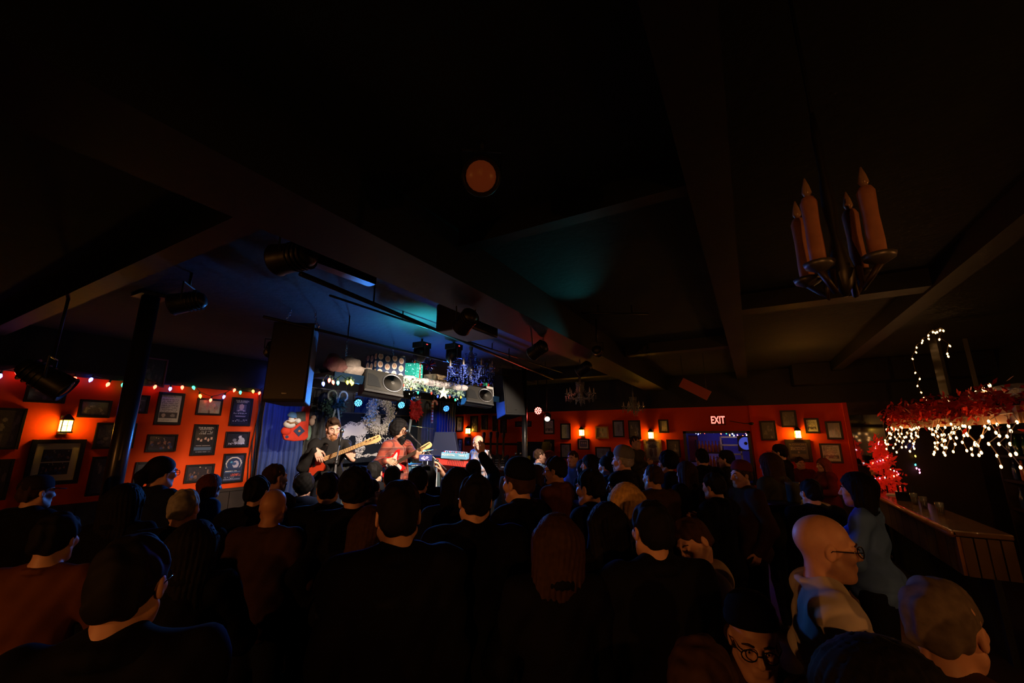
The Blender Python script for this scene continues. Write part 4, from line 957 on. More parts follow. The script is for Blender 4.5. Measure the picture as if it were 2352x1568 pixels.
# ------------------------------------------------------------------ instruments
def smooth_poly(pts, n=4):
    out = []; N = len(pts)
    for i in range(N):
        p0, p1, p2, p3 = [np.array(pts[(i + k) % N]) for k in (-1, 0, 1, 2)]
        for j in range(n):
            t = j / n; out.append(tuple(.5 * (2 * p1 + (p2 - p0) * t + (2 * p0 - 5 * p1 + 4 * p2 - p3) * t * t + (-p0 + 3 * p1 - 3 * p2 + p3) * t ** 3)))
    return out
GB = [(-.20, 0), (-.195, .06), (-.16, .12), (-.10, .15), (-.04, .14), (.02, .115), (.08, .12), (.13, .145), (.175, .15), (.185, .13), (.15, .085), (.115, .05), (.105, .0), (.11, -.045), (.135, -.07), (.15, -.105), (.14, -.13), (.10, -.13), (.05, -.115), (0, -.12), (-.06, -.15), (-.12, -.155), (-.165, -.13), (-.195, -.07)]
def guitar(nm, org, tip, toward, label, bodym, guardm, neckl, headl, nstr, fretm, neckm, sc=1., guard=None):
    xa = (Vector(tip) - Vector(org)).normalized(); za = Vector(toward) - Vector(org); za = (za - xa * za.dot(xa)).normalized(); ya = za.cross(xa)
    t = bpy.data.objects.new(nm, None); COL.objects.link(t); t.matrix_world = frame_mat(org, xa, ya, za) @ Matrix.Scale(sc, 4); tag(t, label, 'guitar')
    B().prism(smooth_poly(GB, 3), .042).obj('body', bodym, t, bevel=.008)
    pg = guard or [(-.10, -.125), (-.02, -.09), (.03, -.10), (.10, -.11), (.125, -.08), (.105, -.03), (.105, .04), (.14, .085), (.15, .12), (.10, .10), (.03, .07), (-.06, .06), (-.08, 0)]
    B().prism(smooth_poly(pg, 3), .003, z0=.0425).obj('pickguard', guardm, t)
    x0, x1 = .085, .085 + neckl
    B().box(((x0 + x1) / 2, 0, .040), (x1 - x0, .046, .018)).obj('neck', neckm, t, bevel=.004)
    B().box(((x0 + x1) / 2, 0, .0515), (x1 - x0, .046, .005)).obj('fretboard', fretm, t)
    fr = B(); 
    for k in range(16):
        x = x1 - (neckl + .12) * (1 - 2 ** (-(k + 1) / 12)); 
        if x > x0: fr.box((x, 0, .0548), (.002, .046, .0016))
    fr.obj('frets', M_metal, t)
    hp = [(0, -.022), (.03, -.03), (headl * .7, -.045), (headl * .95, -.03), (headl, 0), (headl * .93, .025), (headl * .85, .032), (.05, .03), (0, .022)]
    B().prism(smooth_poly(hp, 3), .014, Matrix.Translation((x1, 0, .034))).obj('headstock', neckm, t, bevel=.002)
    tn = B()
    for k in range(nstr):
        x = x1 + .035 + (headl - .055) * k / (nstr - 1); tn.cyl((x, .012, .048), (x, .012, .058), .006, seg=8); tn.box((x, .045, .040), (.012, .024, .012)); tn.cyl((x, .02, .041), (x, .045, .041), .003, seg=5)
    tn.obj('tuning_pegs', M_metal, t)
    B().box((-.125, 0, .050), (.05, .075, .014)).obj('bridge', M_metal, t, bevel=.003)
    pk = B()
    for x in ((.0,) if nstr == 4 else (-.07, -.02, .035)): pk.box((x, .0, .048), (.03 if nstr == 4 else .018, .085, .012))
    pk.obj('pickups', M_black if nstr == 4 else M_white, t, bevel=.004)
    kb = B()
    for k in range(3): kb.cyl((-.07 - .035 * k, -.09 - .008 * k, .045), (-.07 - .035 * k, -.09 - .008 * k, .060), .011, seg=10)
    kb.obj('knobs', M_metal if nstr == 4 else M_white, t, True)
    st = B()
    for k in range(nstr): y = (k - (nstr - 1) / 2) * (.018 if nstr == 4 else .0095); st.tube([(-.12, y, .058), (x1 + .01, y * .75, .057), (x1 + .035 + (headl - .055) * (nstr - 1 - k) / (nstr - 1), .012, .056)], .0012, 4)
    st.obj('strings', M_metal, t)
    return t
BO, BTIP = P(atd(727, 1063, 5.0)), P(atd(872, 1006, 4.85))
M_maple = mat('maple', (.78, .46, .20), .35, noise=.12, nscale=20); M_rosewood = mat('rosewood', (.10, .055, .03), .4)
bass = guitar('bass_guitar', BO, BTIP, (-.4, .4, 2.9), 'black bass guitar with a red pickguard and maple neck', mat('bass_black', (.012, .01, .01), .15, coat=.5), mat('guard_red', (.62, .05, .015), .3), .56, .20, 4, M_maple, M_maple, 1.02,
              guard=[(-.16, -.135), (-.10, -.15), (-.04, -.13), (.03, -.10), (.10, -.12), (.135, -.09), (.11, -.03), (.11, .04), (.13, .08), (.08, .10), (.02, .10), (-.05, .06), (-.06, 0), (-.08, -.07)])
B().tube([(-.19, -.03, .02), (-.27, -.06, .03), (-.32, -.16, .03), (-.29, -.27, .02), (-.26, -.4, 0)], .006, 5).obj('cable', M_black, bass)
GO, GTIP = P(atd(903, 1067, 5.95)), P(atd(988, 1020, 5.80))
gtr = guitar('electric_guitar', GO, GTIP, (.3, .6, 2.8), 'bright red electric guitar with a white pickguard played by the singer', mat('guitar_red', (.68, .012, .012), .2, coat=.6), mat('guard_white', (.75, .72, .68), .35), .40, .17, 6, M_rosewood, M_maple, 1.0)

def mic_stand(mic, boom_end, floor_z, label, wind=False):
    """mic tip, the point where the boom meets the upright"""
    mic = P(mic); e = P(boom_end); t = empty('microphone_stand', (e.x, e.y, floor_z), 0, label, 'microphone'); o = Vector((e.x, e.y, floor_z)); M = M_iron
    d = (mic - e).normalized()
    B().cyl((0, 0, .02), e - o, .011, seg=8).obj('upright', M, t, True)
    B().cyl(e - o - d * .18, mic - o - d * .16, .008, seg=8).obj('boom', M, t, True)
    B().ell(e - o, (.025, .025, .025), 8, 6).obj('clutch', M_black, t, True)
    for k in range(3):
        a = 2 * pi * k / 3 + .4; B().cyl((0, 0, .16), (.3 * math.cos(a), .3 * math.sin(a), .01), .009, seg=6).obj('leg', M, t)
    B().tube([mic - o - d * .17, mic - o - d * .02], [.011, .019], 10).obj('microphone_body', M_black, t, True)
    B().ell(mic - o, (.026, .026, .03), 12, 8).obj('microphone_grille', M_metal, t, True)
mic_stand(atd(785, 990, 4.85), atd(772, 1062, 4.72), .45, 'microphone on a boom stand in front of the bass player')
mic_stand(atd(934, 990, 6.03), atd(1004, 1058, 5.95), .45, 'microphone on a long boom at the singer\'s mouth')
mic_stand(atd(1121, 1036, 6.9), atd(1127, 1052, 6.85), .45, 'microphone on a stand at the elbow of the keyboard player')

# drum kit parts, each lifted away on its own stand
M_shell = mat('drum_shell', (.10, .22, .30), .25, coat=.5); M_head = mat('drum_head', (.7, .72, .72), .5); M_cym = mat('cymbal_bronze', (.65, .48, .22), .25, 1.)
def drum(nm, c, r, h, label, ax=None, legs=True):
    t = empty(nm, c, 0, label, 'drum'); M = look((0, 0, 0), ax or (0, 0, 1))
    B().lathe([(r, -h / 2), (r, h / 2)], 24, M).obj('shell', M_shell, t, True)
    for s in (-1, 1):
        B().lathe([(r * .985, s * (h / 2 + .001)), (r * .985, s * (h / 2 + .004))], 24, M).obj('drum_head', M_head, t)
        B().lathe([(r * 1.0, s * h / 2 - .012), (r * 1.035, s * h / 2 - .012), (r * 1.035, s * h / 2 + .014), (r * 1.0, s * h / 2 + .014)], 24, M).obj('hoop', M_metal, t, True)
    lug = B()
    for k in range(8):
        a = 2 * pi * k / 8; q = M @ Vector((r * 1.02 * math.cos(a), r * 1.02 * math.sin(a), 0)); z = M.to_3x3() @ Vector((0, 0, h * .42)); lug.cyl(q - z, q + z, .006, seg=5)
    lug.obj('lugs', M_metal, t)
    if legs:
        for k in range(3):
            a = 2 * pi * k / 3; B().cyl((r * .4 * math.cos(a), r * .4 * math.sin(a), -h / 2), (r * 1.2 * math.cos(a), r * 1.2 * math.sin(a), .46 - c[2]), .009, seg=6).obj('leg', M_metal, t)
    return t
def cymbal(c, r, label, tilt=(.15, 0, 0)):
    t = empty('cymbal_stand', (c[0], c[1], .45), 0, label, 'cymbal'); z = c[2] - .45
    B().lathe([(r, 0), (r * .6, .012), (r * .2, .022), (r * .16, .035), (.012, .045)], 28, Matrix.Translation((0, 0, z)) @ Matrix.Rotation(tilt[0], 4, 'X') @ Matrix.Rotation(tilt[1], 4, 'Y')).obj('cymbal', M_cym, t, True)
    B().cyl((0, 0, .05), (0, 0, z + .06), .010, seg=8).obj('pole', M_metal, t, True)
    for k in range(3):
        a = 2 * pi * k / 3; B().cyl((0, 0, .25), (.26 * math.cos(a), .26 * math.sin(a), .01), .009, seg=6).obj('leg', M_metal, t)
D1 = P(atd(944, 1078, 6.75)); drum('snare_drum', D1, .18, .14, 'snare drum with chrome hoop beside the red guitar')
D2 = P(atd(975, 1066, 7.3)); drum('tom_drum', (D2.x, D2.y, 1.2), .17, .22, 'rack drum glowing behind the raised phone')
D3 = P(atd(930, 1100, 7.6)); drum('bass_drum', (D3.x, D3.y, .76), .29, .4, 'bass drum low behind the singer and the crowd', (.9, -.3, 0), False)
cymbal(atd(972, 1037, 6.9), .22, 'cyan lit hi-hat cymbal right of the guitar neck', (.08, -.12, 0))
cymbal(atd(945, 1069, 7.1), .17, 'low cymbal glowing cyan below the guitar', (.05, .1, 0))
# cymbal boom behind the singer
p0, p1 = P(atd(985, 983, 7.2)), P(atd(945, 978, 7.2))
t = empty('overhead_stand', (p0.x, p0.y, .45), 0, 'thin chrome overhead stand between the singer and black curtain', 'stand'); o = Vector((p0.x, p0.y, .45))
B().cyl((0, 0, .02), p0 - o, .009, seg=8).obj('pole', M_metal, t, True); B().cyl(p0 - o + (p0 - p1) * .3, p1 - o, .006, seg=6).obj('boom', M_metal, t)
for k in range(3):
    a = 2 * pi * k / 3 + .7; B().cyl((0, 0, .2), (.25 * math.cos(a), .25 * math.sin(a), .01), .009, seg=6).obj('leg', M_metal, t)
# amplifier behind the bass player
def amp(c, rz, w, d, h, label, base_z=.45, face=None, knobs=True):
    t = empty('amplifier', (c[0], c[1], base_z), rz, label, 'amplifier')
    B().box((0, 0, h / 2), (w, d, h)).obj('cabinet', M_cab, t, bevel=.01)
    B().box((0, -d / 2 - .005, h * .42), (w * .92, .01, h * .72)).obj('grille_cloth', face or mat('cloth_teal', (.07, .11, .12), .8, noise=.2, nscale=120), t)
    B().box((0, -d / 2 - .006, h * .90), (w * .92, .012, h * .12)).obj('control_panel', M_iron, t)
    if knobs:
        for k in range(7): B().cyl((-w * .38 + w * .76 * k / 6, -d / 2 - .01, h * .90), (-w * .38 + w * .76 * k / 6, -d / 2 - .03, h * .90), .012, seg=8).obj('knob', M_black, t)
    B().tube([(-.1, 0, h + .005), (-.07, 0, h + .035), (.07, 0, h + .035), (.1, 0, h + .005)], .01, 6).obj('carry_handle', M_black, t, True)
ap = atd(838, 1060, 6.6); amp(ap, math.radians(40), .60, .32, .90, 'grey fronted amplifier behind the bass player')
ap = atd(1030, 1040, 8.6); amp(ap, math.radians(30), .55, .4, 1.15, 'tall amplifier with a sloped dark top by the bright blue curtain')
o_ = P(atd(1027, 1000, 8.6)); tag(B().prism([(-.27, -.2), (.27, -.2), (.18, .25), (-.2, .25)], .30, frame_mat((o_.x, o_.y, 1.82), (.87, .49, 0), (0, 0, 1), (.49, -.87, 0))).obj('monitor_box', mat('box_navy', (.02, .03, .09), .6), bevel=.01), 'sloped dark blue box standing on the tall amplifier', 'box')
# keyboards
KC = P(atd(1043, 1047, 6.55)); kb = empty('synthesizer', KC, 0, 'synthesizer glowing blue with white lettering on its back panel', 'keyboard'); KR = math.radians(-18)
tocam = Vector((-KC.x, -KC.y, 0)).normalized(); nrm = Matrix.Rotation(math.radians(-10), 3, 'Z') @ tocam; xr = Vector((0, 0, 1)).cross(nrm)
kb.matrix_world = frame_mat(KC, xr, -nrm, (0, 0, 1)) @ Matrix.Rotation(.06, 4, 'Y')
# local: x to the right as seen, -y towards the viewer
M_syn = mat('synth_panel', (.16, .42, .62), .45)
B().box((0, .12, 0), (.40, .26, .09)).obj('case', M_syn, kb, bevel=.008)
kk = B()
for k in range(14): kk.box((-.17 + .0245 * k, .20, .052), (.022, .13, .012))
kk.obj('keys', M_white, kb)
for k in range(12): B().cyl((-.16 + .03 * k, .03, .045), (-.16 + .03 * k, .03, .065), .010, seg=8).obj('knob', M_black if k % 3 else MATS['ornament_red'], kb)
fm = frame_mat((0, -.0125, .012), (1, 0, 0), (0, 0, 1), (0, -1, 0))
text_mesh('lettering', 'SEQUENTIAL', .036, fm @ Matrix.Translation((-.09, 0, 0)), mat('letter_glow', (.85, .9, .95), .5), kb, .001, bold=.0004)
text_mesh('lettering', 'TAKE 5', .036, fm @ Matrix.Translation((.125, 0, 0)), MATS['letter_glow'], kb, .001, bold=.0004)
k2 = empty('stage_piano', (0, 0, 0), 0, 'red keyboard tilted below the synthesizer', 'keyboard'); K2 = P(atd(1046, 1066, 6.6))
k2.matrix_world = frame_mat(K2, xr, -nrm, (0, 0, 1)) @ Matrix.Rotation(.1, 4, 'Y') @ Matrix.Rotation(-.5, 4, 'X')
B().box((0, .1, 0), (.62, .30, .10)).obj('case', mat('nord_red', (.55, .03, .02), .4), k2, bevel=.01)
kk = B()
for k in range(10): kk.box((-.11 + .026 * k, -.052, 0), (.006, .006, .08))
kk.obj('panel_slots', M_black, k2)
kk = B()
for k in range(20): kk.box((-.28 + .029 * k, .15, .056), (.026, .14, .012))
kk.obj('keys', M_white, k2)
ks = empty('keyboard_stand', (K2.x, K2.y, .45), 0, 'black folding stand carrying the two keyboards', 'stand')
for s in (-1, 1):
    for q in (-1, 1): B().cyl(xr * (s * .22) - nrm * (.12 - .18 * q) + Vector((0, 0, .01)), xr * (s * .22) - nrm * (.12 + .16 * q) + Vector((0, 0, K2.z - .53)), .013, seg=6).obj('leg', M_black, ks)
    B().cyl(xr * (s * .22) - nrm * .3 + Vector((0, 0, K2.z - .53)), xr * (s * .22) - nrm * .3 + Vector((0, 0, KC.z - .50)), .012, seg=6).obj('post', M_black, ks)
# effects case
ec = P(atd(1030, 1084, 6.1)); t = empty('effects_case', (ec.x, ec.y, .45), .6, 'low equipment case lit cyan beneath the keyboards', 'case')
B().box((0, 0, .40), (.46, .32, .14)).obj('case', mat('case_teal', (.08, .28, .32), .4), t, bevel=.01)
for s in (-1, 1): B().box((s * .18, 0, .165), (.03, .25, .33)).obj('leg', M_black, t)
for k in range(5): B().cyl((-.16 + .08 * k, 0, .47), (-.16 + .08 * k, 0, .49), .018, seg=8).obj('knob', M_metal, t)
# guitars on a rack by the far wall, cases and a dark cabinet
for k, (px, py) in enumerate(((1112, 1000), (1128, 998), (1143, 1004), (1157, 1006))):
    q = P(ony(px, 1060, YB - .5)); top = P(ony(px + 2, py - 20, YB - .35))
    guitar('stored_guitar', q, top, (q.x + 1, 0, q.z), ['dark guitar stored nearest the keyboard player', 'dark guitar second along the storage rack', 'brown guitar third along the storage rack', 'dark guitar at the end of the storage rack'][k], mat('guitar_dark%d' % (k % 2), ((.03, .012, .008), (.10, .03, .012))[k % 2], .2, coat=.4), M_black, .45, .17, 6, M_rosewood, M_wood_dark, 1.15)
q = P(ony(1134, 1072, YB - .5)); t = empty('guitar_rack', (q.x, q.y, .0), 0, 'dark rack holding stored guitars at the far wall', 'rack')
zt_ = q.z - .15
B().box((0, .0, zt_), (1.3, .25, .06)).obj('tray', M_wood_dark, t); B().box((0, .38, zt_ + .75), (1.3, .04, .06)).obj('back_rail', M_wood_dark, t)
for s in (-1, 1): B().box((s * .6, .0, zt_ / 2), (.05, .25, zt_)).obj('leg', M_wood_dark, t); B().box((s * .6, .34, (zt_ + .8) / 2), (.05, .05, zt_ + .8)).obj('upright', M_wood_dark, t)
q = P(ony(1222, 1000, YB - .3)); t = empty('tall_cabinet', (q.x + .05, YB - .3, 0), 0, 'tall black cabinet against the far wall right of the thin post', 'cabinet')
B().box((0, 0, .92), (.75, .5, 1.84)).obj('body', M_blackpaint, t, bevel=.01)
for s in (-1, 1):
    dd = B().box((s * .185, -.262, .92), (.36, .02, 1.7)).obj('door', M_blackpaint, t, bevel=.006); B().cyl((s * .04, -.29, .85), (s * .04, -.29, 1.0), .008, seg=6).obj('handle', M_metal, dd)
q = P(ony(1196, 1050, YB - .9)); t = empty('stage_box', (q.x, q.y, 0), .2, 'pale grey upright case left of the thin post', 'case')
B().box((0, 0, .75), (.42, .4, 1.5)).obj('case', mat('case_grey', (.16, .2, .2), .6), t, bevel=.02)
for k in range(3): B().ell((-.12 + .12 * k, -.02, 1.55), (.03, .03, .05), 8, 6).obj('bottle_cap', M_metal, t, True)

# ------------------------------------------------------------------ side room seen through the opening
def room(nm, b, m): o = b.obj(nm, m); o['kind'] = 'structure'; return o
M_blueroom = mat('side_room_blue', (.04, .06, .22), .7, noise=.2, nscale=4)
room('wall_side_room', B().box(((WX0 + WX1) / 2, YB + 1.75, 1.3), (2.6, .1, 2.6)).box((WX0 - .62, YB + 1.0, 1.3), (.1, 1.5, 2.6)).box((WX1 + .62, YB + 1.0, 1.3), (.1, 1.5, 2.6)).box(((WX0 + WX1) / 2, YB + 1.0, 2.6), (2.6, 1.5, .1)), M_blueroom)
room('floor_side_room', B().box(((WX0 + WX1) / 2, YB + .95, -.05), (2.6, 1.6, .1)), M_floor)
b = B()
for x in (WX0 + .03, WX1 - .03): b.box((x, YB + .05, (WZ0 + WZ1) / 2), (.06, .34, WZ1 - WZ0))
b.box(((WX0 + WX1) / 2, YB + .05, WZ1 - .025), (WX1 - WX0, .34, .05)).box(((WX0 + WX1) / 2, YB + .03, WZ0 + .02), (WX1 - WX0, .42, .04))
room('trim_12', b, mat('navy_frame', (.012, .02, .07), .4))
point('side_room_light', (-.55, YB + .9, 2.35), 10, (.08, .12, 1), .1)
point('side_room_lamp', (-.95, YB + 1.1, 1.2), 5, (1, .35, .15), .05)
wl_ = [(1598, 993, 'white'), (1604, 996, 'blue'), (1608, 993, 'amber'), (1617, 993, 'red'), (1626, 992, 'green'), (1640, 992, 'white'), (1655, 995, 'red'), (1668, 994, 'green'), (1676, 998, 'amber'), (1682, 995, 'white'), (1686, 999, 'white'), (1693, 998, 'pink'), (1700, 991, 'green'), (1697, 1003, 'cyan'), (1706, 1000, 'red'), (1713, 993, 'pink'), (1716, 994, 'pink'), (1715, 998, 'white')]
string_lights([(ony(x, y - 1, YB + .28), c) for x, y, c in wl_], 'string of tiny colored bulbs in the side room opening', .75, .05)
dp = P(ony(1713, 1018, YB + .2)); t = empty('wall_disc', dp, 0, 'round blue disc on black hung in the side room opening', 'disc')
B().lathe([(.135, 0), (.135, .01), (.12, .014)], 32, Matrix.Rotation(pi / 2, 4, 'X')).obj('disc', mat('disc_blue', (.25, .35, .85), .4, noise=.2, nscale=30, emit=(.08, .12, .8), estr=.5), t, True)
B().lathe([(.035, .0), (.035, .016)], 16, Matrix.Rotation(pi / 2, 4, 'X')).obj('label', M_black, t)
B().box((0, .02, 0), (.32, .02, .33)).obj('board', M_black, t)
t = empty('display_shelf', ony(1680, 1030, YB + .6), 0, 'pale shelf unit lit violet inside the side room', 'shelf')
for z in (-.12, .08, .26): B().box((0, 0, z), (.42, .3, .03)).obj('board', M_white, t)
for s in (-1, 1): B().box((s * .2, 0, -.45), (.03, .3, 1.45)).obj('side_panel', M_white, t)
tq = P(ony(1632, 1050, YB + .8)); t = empty('bottle_rack', (tq.x, tq.y, 0), 0, 'rack of glinting orange bottles in the side room', 'rack')
for z in (.9, 1.25, 1.6): B().box((0, 0, z), (.55, .25, .03)).obj('shelf_board', M_wood_dark, t)
for s in (-1, 1): B().box((s * .28, 0, .95), (.03, .25, 1.9)).obj('side_panel', M_wood_dark, t)
BOT = B().lathe([(.032, 0), (.034, .01), (.034, .14), (.028, .17), (.012, .20), (.012, .26), (.014, .265)], 10).mesh('bottle', mat('bottle_amber', (.45, .14, .03), .15, coat=.6), True)
for z in (.915, 1.265, 1.615):
    for k in range(7):
        o = inst('bottle', BOT, None, (tq.x - .22 + .073 * k, tq.y - .02, z)); tag(o, 'amber bottle standing on the side room rack', 'bottle', 'bottles in the side room')
t = empty('notice_board', ony(1587, 1030, YB + 1.0), 0, 'plain reddish board at the left of the side room', 'board')
B().box((0, 0, 0), (.32, .03, .60)).obj('panel', mat('board_red', (.35, .09, .06), .6), t); B().box((0, .01, 0), (.36, .03, .64)).obj('frame', M_wood_dark, t)
# EXIT sign
ep = P(ony(1649, 965, YB)); t = bpy.data.objects.new('exit_sign', None); COL.objects.link(t); t.matrix_world = frame_mat(ep, (1, 0, 0), (0, 0, 1), (0, -1, 0)); tag(t, 'glowing red EXIT sign above the side room opening', 'sign')
B().box((0, 0, .02), (.30, .21, .04)).obj('case', mat('sign_case', (.12, .01, .008), .5), t, bevel=.005)
text_mesh('lettering', 'EXIT', .225, Matrix.Translation((0, 0, .043)), mat('exit_red', (.3, .02, .02), .4, emit=(1, .16, .12), estr=3.2), t, .002, bold=.004, sx=.62)
# security camera arm on the post
q = P(ony(1722, 972, YB - .12)); t = empty('gooseneck_lamp', q, 0, 'small dark gooseneck lamp beside the orange corner post', 'lamp')
B().tube([(-.38, .10, .06), (-.25, .05, .03), (-.1, 0, .0), (0, 0, 0)], .008, 5).obj('neck', M_black, t, True); B().ell((.03, 0, -.005), (.05, .035, .03), 8, 6).obj('shade', M_black, t, True)

# ------------------------------------------------------------------ bar
BX = 1.62
bar_y0, bar_y1 = 5.85, 9.4
t = empty('bar_counter', (BX, bar_y0, 0), 0, 'wooden bar counter with a slatted end running to the far wall', 'counter')
M_barwood = mat('bar_wood', (.34, .15, .05), .35, noise=.3, nscale=7, coat=.3)
B().box((.17, (bar_y1 - bar_y0) / 2, 1.08), (.42, bar_y1 - bar_y0, .05)).obj('worktop', mat('bar_top', (.16, .09, .05), .22, noise=.3, nscale=6, coat=.5), t, bevel=.012)
B().tube([(-.04, 0, 1.07), (-.04, bar_y1 - bar_y0, 1.07)], .028, 10).obj('edge_rail', M_barwood, t, True)
for k in range(12): 
    w = (bar_y1 - bar_y0) / 12; B().box((.0, w * (k + .5), .88), (.03, w - .012, .34)).obj('front_panel', mat('bar_front', (.22, .17, .24), .5, noise=.2, nscale=6) if k > 1 else M_barwood, t); B().box((.2, w * (k + .5), .52), (.05, w - .004, 1.04)).obj('knee_panel', M_blackpaint, t)
for k in range(4): B().box((.05 + .09 * k, -.005, .88), (.078, .03, .34)).obj('end_slat', mat('bar_end', (.10, .05, .025), .5), t)
B().cyl((-.14, .1, .2), (-.14, bar_y1 - bar_y0, .2), .02, seg=10).obj('foot_rail', M_metal, t, True)
# second counter return towards the right
t = empty('service_counter', (3.0, 5.35, 0), 0, 'low dark service counter at the near end of the bar', 'counter')
B().box((0, 0, .98), (1.3, .55, .05)).obj('worktop', mat('slate_top', (.10, .09, .12), .35), t, bevel=.01); B().box((0, .05, .475), (1.2, .4, .95)).obj('cupboard', M_wood_dark, t)
for k in range(3): dd = B().box((-.4 + .4 * k, -.16, .5), (.38, .02, .8)).obj('door', M_wood_dark, t, bevel=.004); B().cyl((-.3 + .4 * k, -.19, .75), (-.3 + .4 * k, -.19, .85), .006, seg=6).obj('handle', M_metal, dd)
# canopy
CX = 1.90
t = empty('bar_canopy', (CX, 5.0, 2.22), 0, 'dark canopy over the bar edged with red tinsel and lights', 'canopy')
B().box((.55, 1.75, .0), (1.1, 3.6, .06)).obj('roof_board', M_wood_dark, t); B().box((0, 1.75, -.05), (.03, 3.6, .14)).obj('fascia_board', mat('fascia_wood', (.40, .22, .10), .5), t)
B().box((.55, -.05, -.05), (1.1, .03, .14)).obj('end_board', MATS['fascia_wood'], t)
for y in (.0, 3.5): B().box((1.0, y, (ZC - 2.22) / 2), (.04, .04, ZC - 2.22)).obj('hanger_rod', M_iron, t)
tp_ = [Vector((-.03, y, .06 + .02 * math.sin(5 * y))) for y in np.linspace(-.05, 3.5, 20)]
garland('red_tinsel', tp_, .13, 1400, mat('tinsel_garland', (.60, .03, .015), .4, .2, noise=.3, nscale=30), 41, t, .07)
garland('red_tinsel', [Vector((x, -.08, .05)) for x in np.linspace(0, 1.1, 8)], .13, 420, MATS['tinsel_garland'], 42, t, .07)
o = fuzzy('snow_heap', [((CX + .36, 5.75, 2.36), (.34, .55, .11)), ((CX + .25, 6.5, 2.32), (.2, .3, .06)), ((CX + .3, 6.9, 2.31), (.2, .5, .06)), ((CX + .3, 7.9, 2.31), (.2, .45, .06))], M_snow, .03, .008, 20); tag(o, 'soft white cotton snow lying on the bar canopy', 'snow')
# icicle lights
ib = B().ell((0, 0, 0), (.010, .010, .016), 6, 4).mesh('bulb', BULB['warm'], True)
il = empty('icicle_lights', (CX - .04, 5.0, 2.18), 0, 'dense warm white icicle lights hanging from the bar canopy', 'lights'); M_wirew = mat('wire_tan', (.35, .25, .15), .6)
B().tube([(0, y, 0) for y in np.linspace(-.05, 3.5, 20)] , .006, 4).obj('wire', M_wirew, il)
rr_ = np.random.default_rng(5)
for k in range(34):
    y = -.05 + 3.55 * (k / 33) ** 1.0; n = int(rr_.integers(2, 6)); p = [Vector((0, y, 0))]
    for j in range(n): p.append(p[-1] + Vector((rr_.uniform(-.06, .03), rr_.uniform(-.10, .10), -rr_.uniform(.05, .10))))
    B().tube(p, .004, 4).obj('strand', M_wirew, il)
    for q in p[1:]: inst('bulb', ib, il, q + Vector((-.004, 0, -.01)))
for k in range(7):
    x = .12 + .16 * k; n = int(rr_.integers(3, 6)); p = [Vector((x, -.10, .02))]
    for j in range(n): p.append(p[-1] + Vector((rr_.uniform(-.08, .08), rr_.uniform(-.06, .02), -rr_.uniform(.06, .11))))
    B().tube(p, .004, 4).obj('strand', M_wirew, il)
    for q in p[1:]: inst('bulb', ib, il, q + Vector((0, -.004, -.01)))
for x, y, z in ((.05, .35, .26), (.1, .62, .25), (.14, .9, .24), (.05, 1.3, .2), (.08, 2.2, .18)): inst('bulb', ib, il, (x, y, z), (0, 0, 0), 1.2)
for y in (5.4, 6.6, 7.9): point('icicle_glow', (CX - .12, y, 2.02), 2.6, (1, .45, .14), .12)
# tall loop of lights above the bar
tl_ = [(2135, 921), (2128, 918), (2121, 912), (2115, 899), (2108, 884), (2113, 868), (2103, 854), (2095, 822), (2103, 807), (2105, 796), (2118, 785), (2119, 780), (2132, 776), (2133, 768), (2143, 760), (2147, 762), (2152, 760), (2160, 756), (2166, 757), (2158, 777), (2180, 792), (2176, 810), (2177, 816)]
string_lights([(onx(x, y, 2.02), 'warm') for x, y in tl_], 'tall loop of warm bulbs rising above the bar canopy', .5, .0, wirem=M_wirew, sockets=False)
tb = P(onx(2140, 850, 2.06)); o = B().box((0, 0, 0), (.03, .26, 1.0)).obj('arch_panel', M_black); o.location = (2.14, tb.y, 2.82); tag(o, 'black upright panel standing on the canopy carrying the light loop', 'panel')
point('bar_ceiling_glow', (.85, 7.9, 2.85), 4.2, (1, .33, .04), .1)
# lit red tree at the back of the bar
rp = P(ony(2022, 1040, YB - 1.2)); t = empty('red_tree', (rp.x, rp.y, 1.1), 0, 'red tinsel tree full of lights at the far end of the bar', 'tree'); t.scale = (.8, .8, .85)
cone = [Vector((.0, 0, 0)) + Vector((.26 * (1 - f) * math.cos(19 * f), .26 * (1 - f) * math.sin(19 * f), .95 * f)) for f in np.linspace(0, 1, 60)]
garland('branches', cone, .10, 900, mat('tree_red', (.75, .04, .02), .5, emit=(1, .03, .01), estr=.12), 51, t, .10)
B().cyl((0, 0, 0), (0, 0, .9), .015, seg=6).obj('trunk', M_wood_dark, t)
for k in range(44):
    c = cone[int(k * 59 / 44)] * 1.25; inst('bulb', ib, t, Vector((c.x, c.y, c.z * .8 + .05)), (0, 0, 0), 1.0, BULB[('pink', 'white', 'warm', 'red', 'pink')[k % 5]])
point('tree_glow', (rp.x - .35, rp.y - .35, 1.6), 1.2, (1, .05, .03), .1)
# mirror on the far wall by the bar
mp = ony(1997, 1010, YB - .02); t = empty('wall_mirror', mp, 0, 'tall dark mirror on the far wall reflecting the bar lights', 'mirror')
B().box((0, 0, 0), (.50, .02, .95)).obj('glass', mat('mirror_glass', (.5, .5, .5), .05, 1.), t)
b = B()
for s in (-1, 1): b.box((s * .27, -.005, 0), (.05, .04, 1.05)); b.box((0, -.005, s * .5), (.58, .04, .05))
b.obj('frame', M_wood_dark, t)
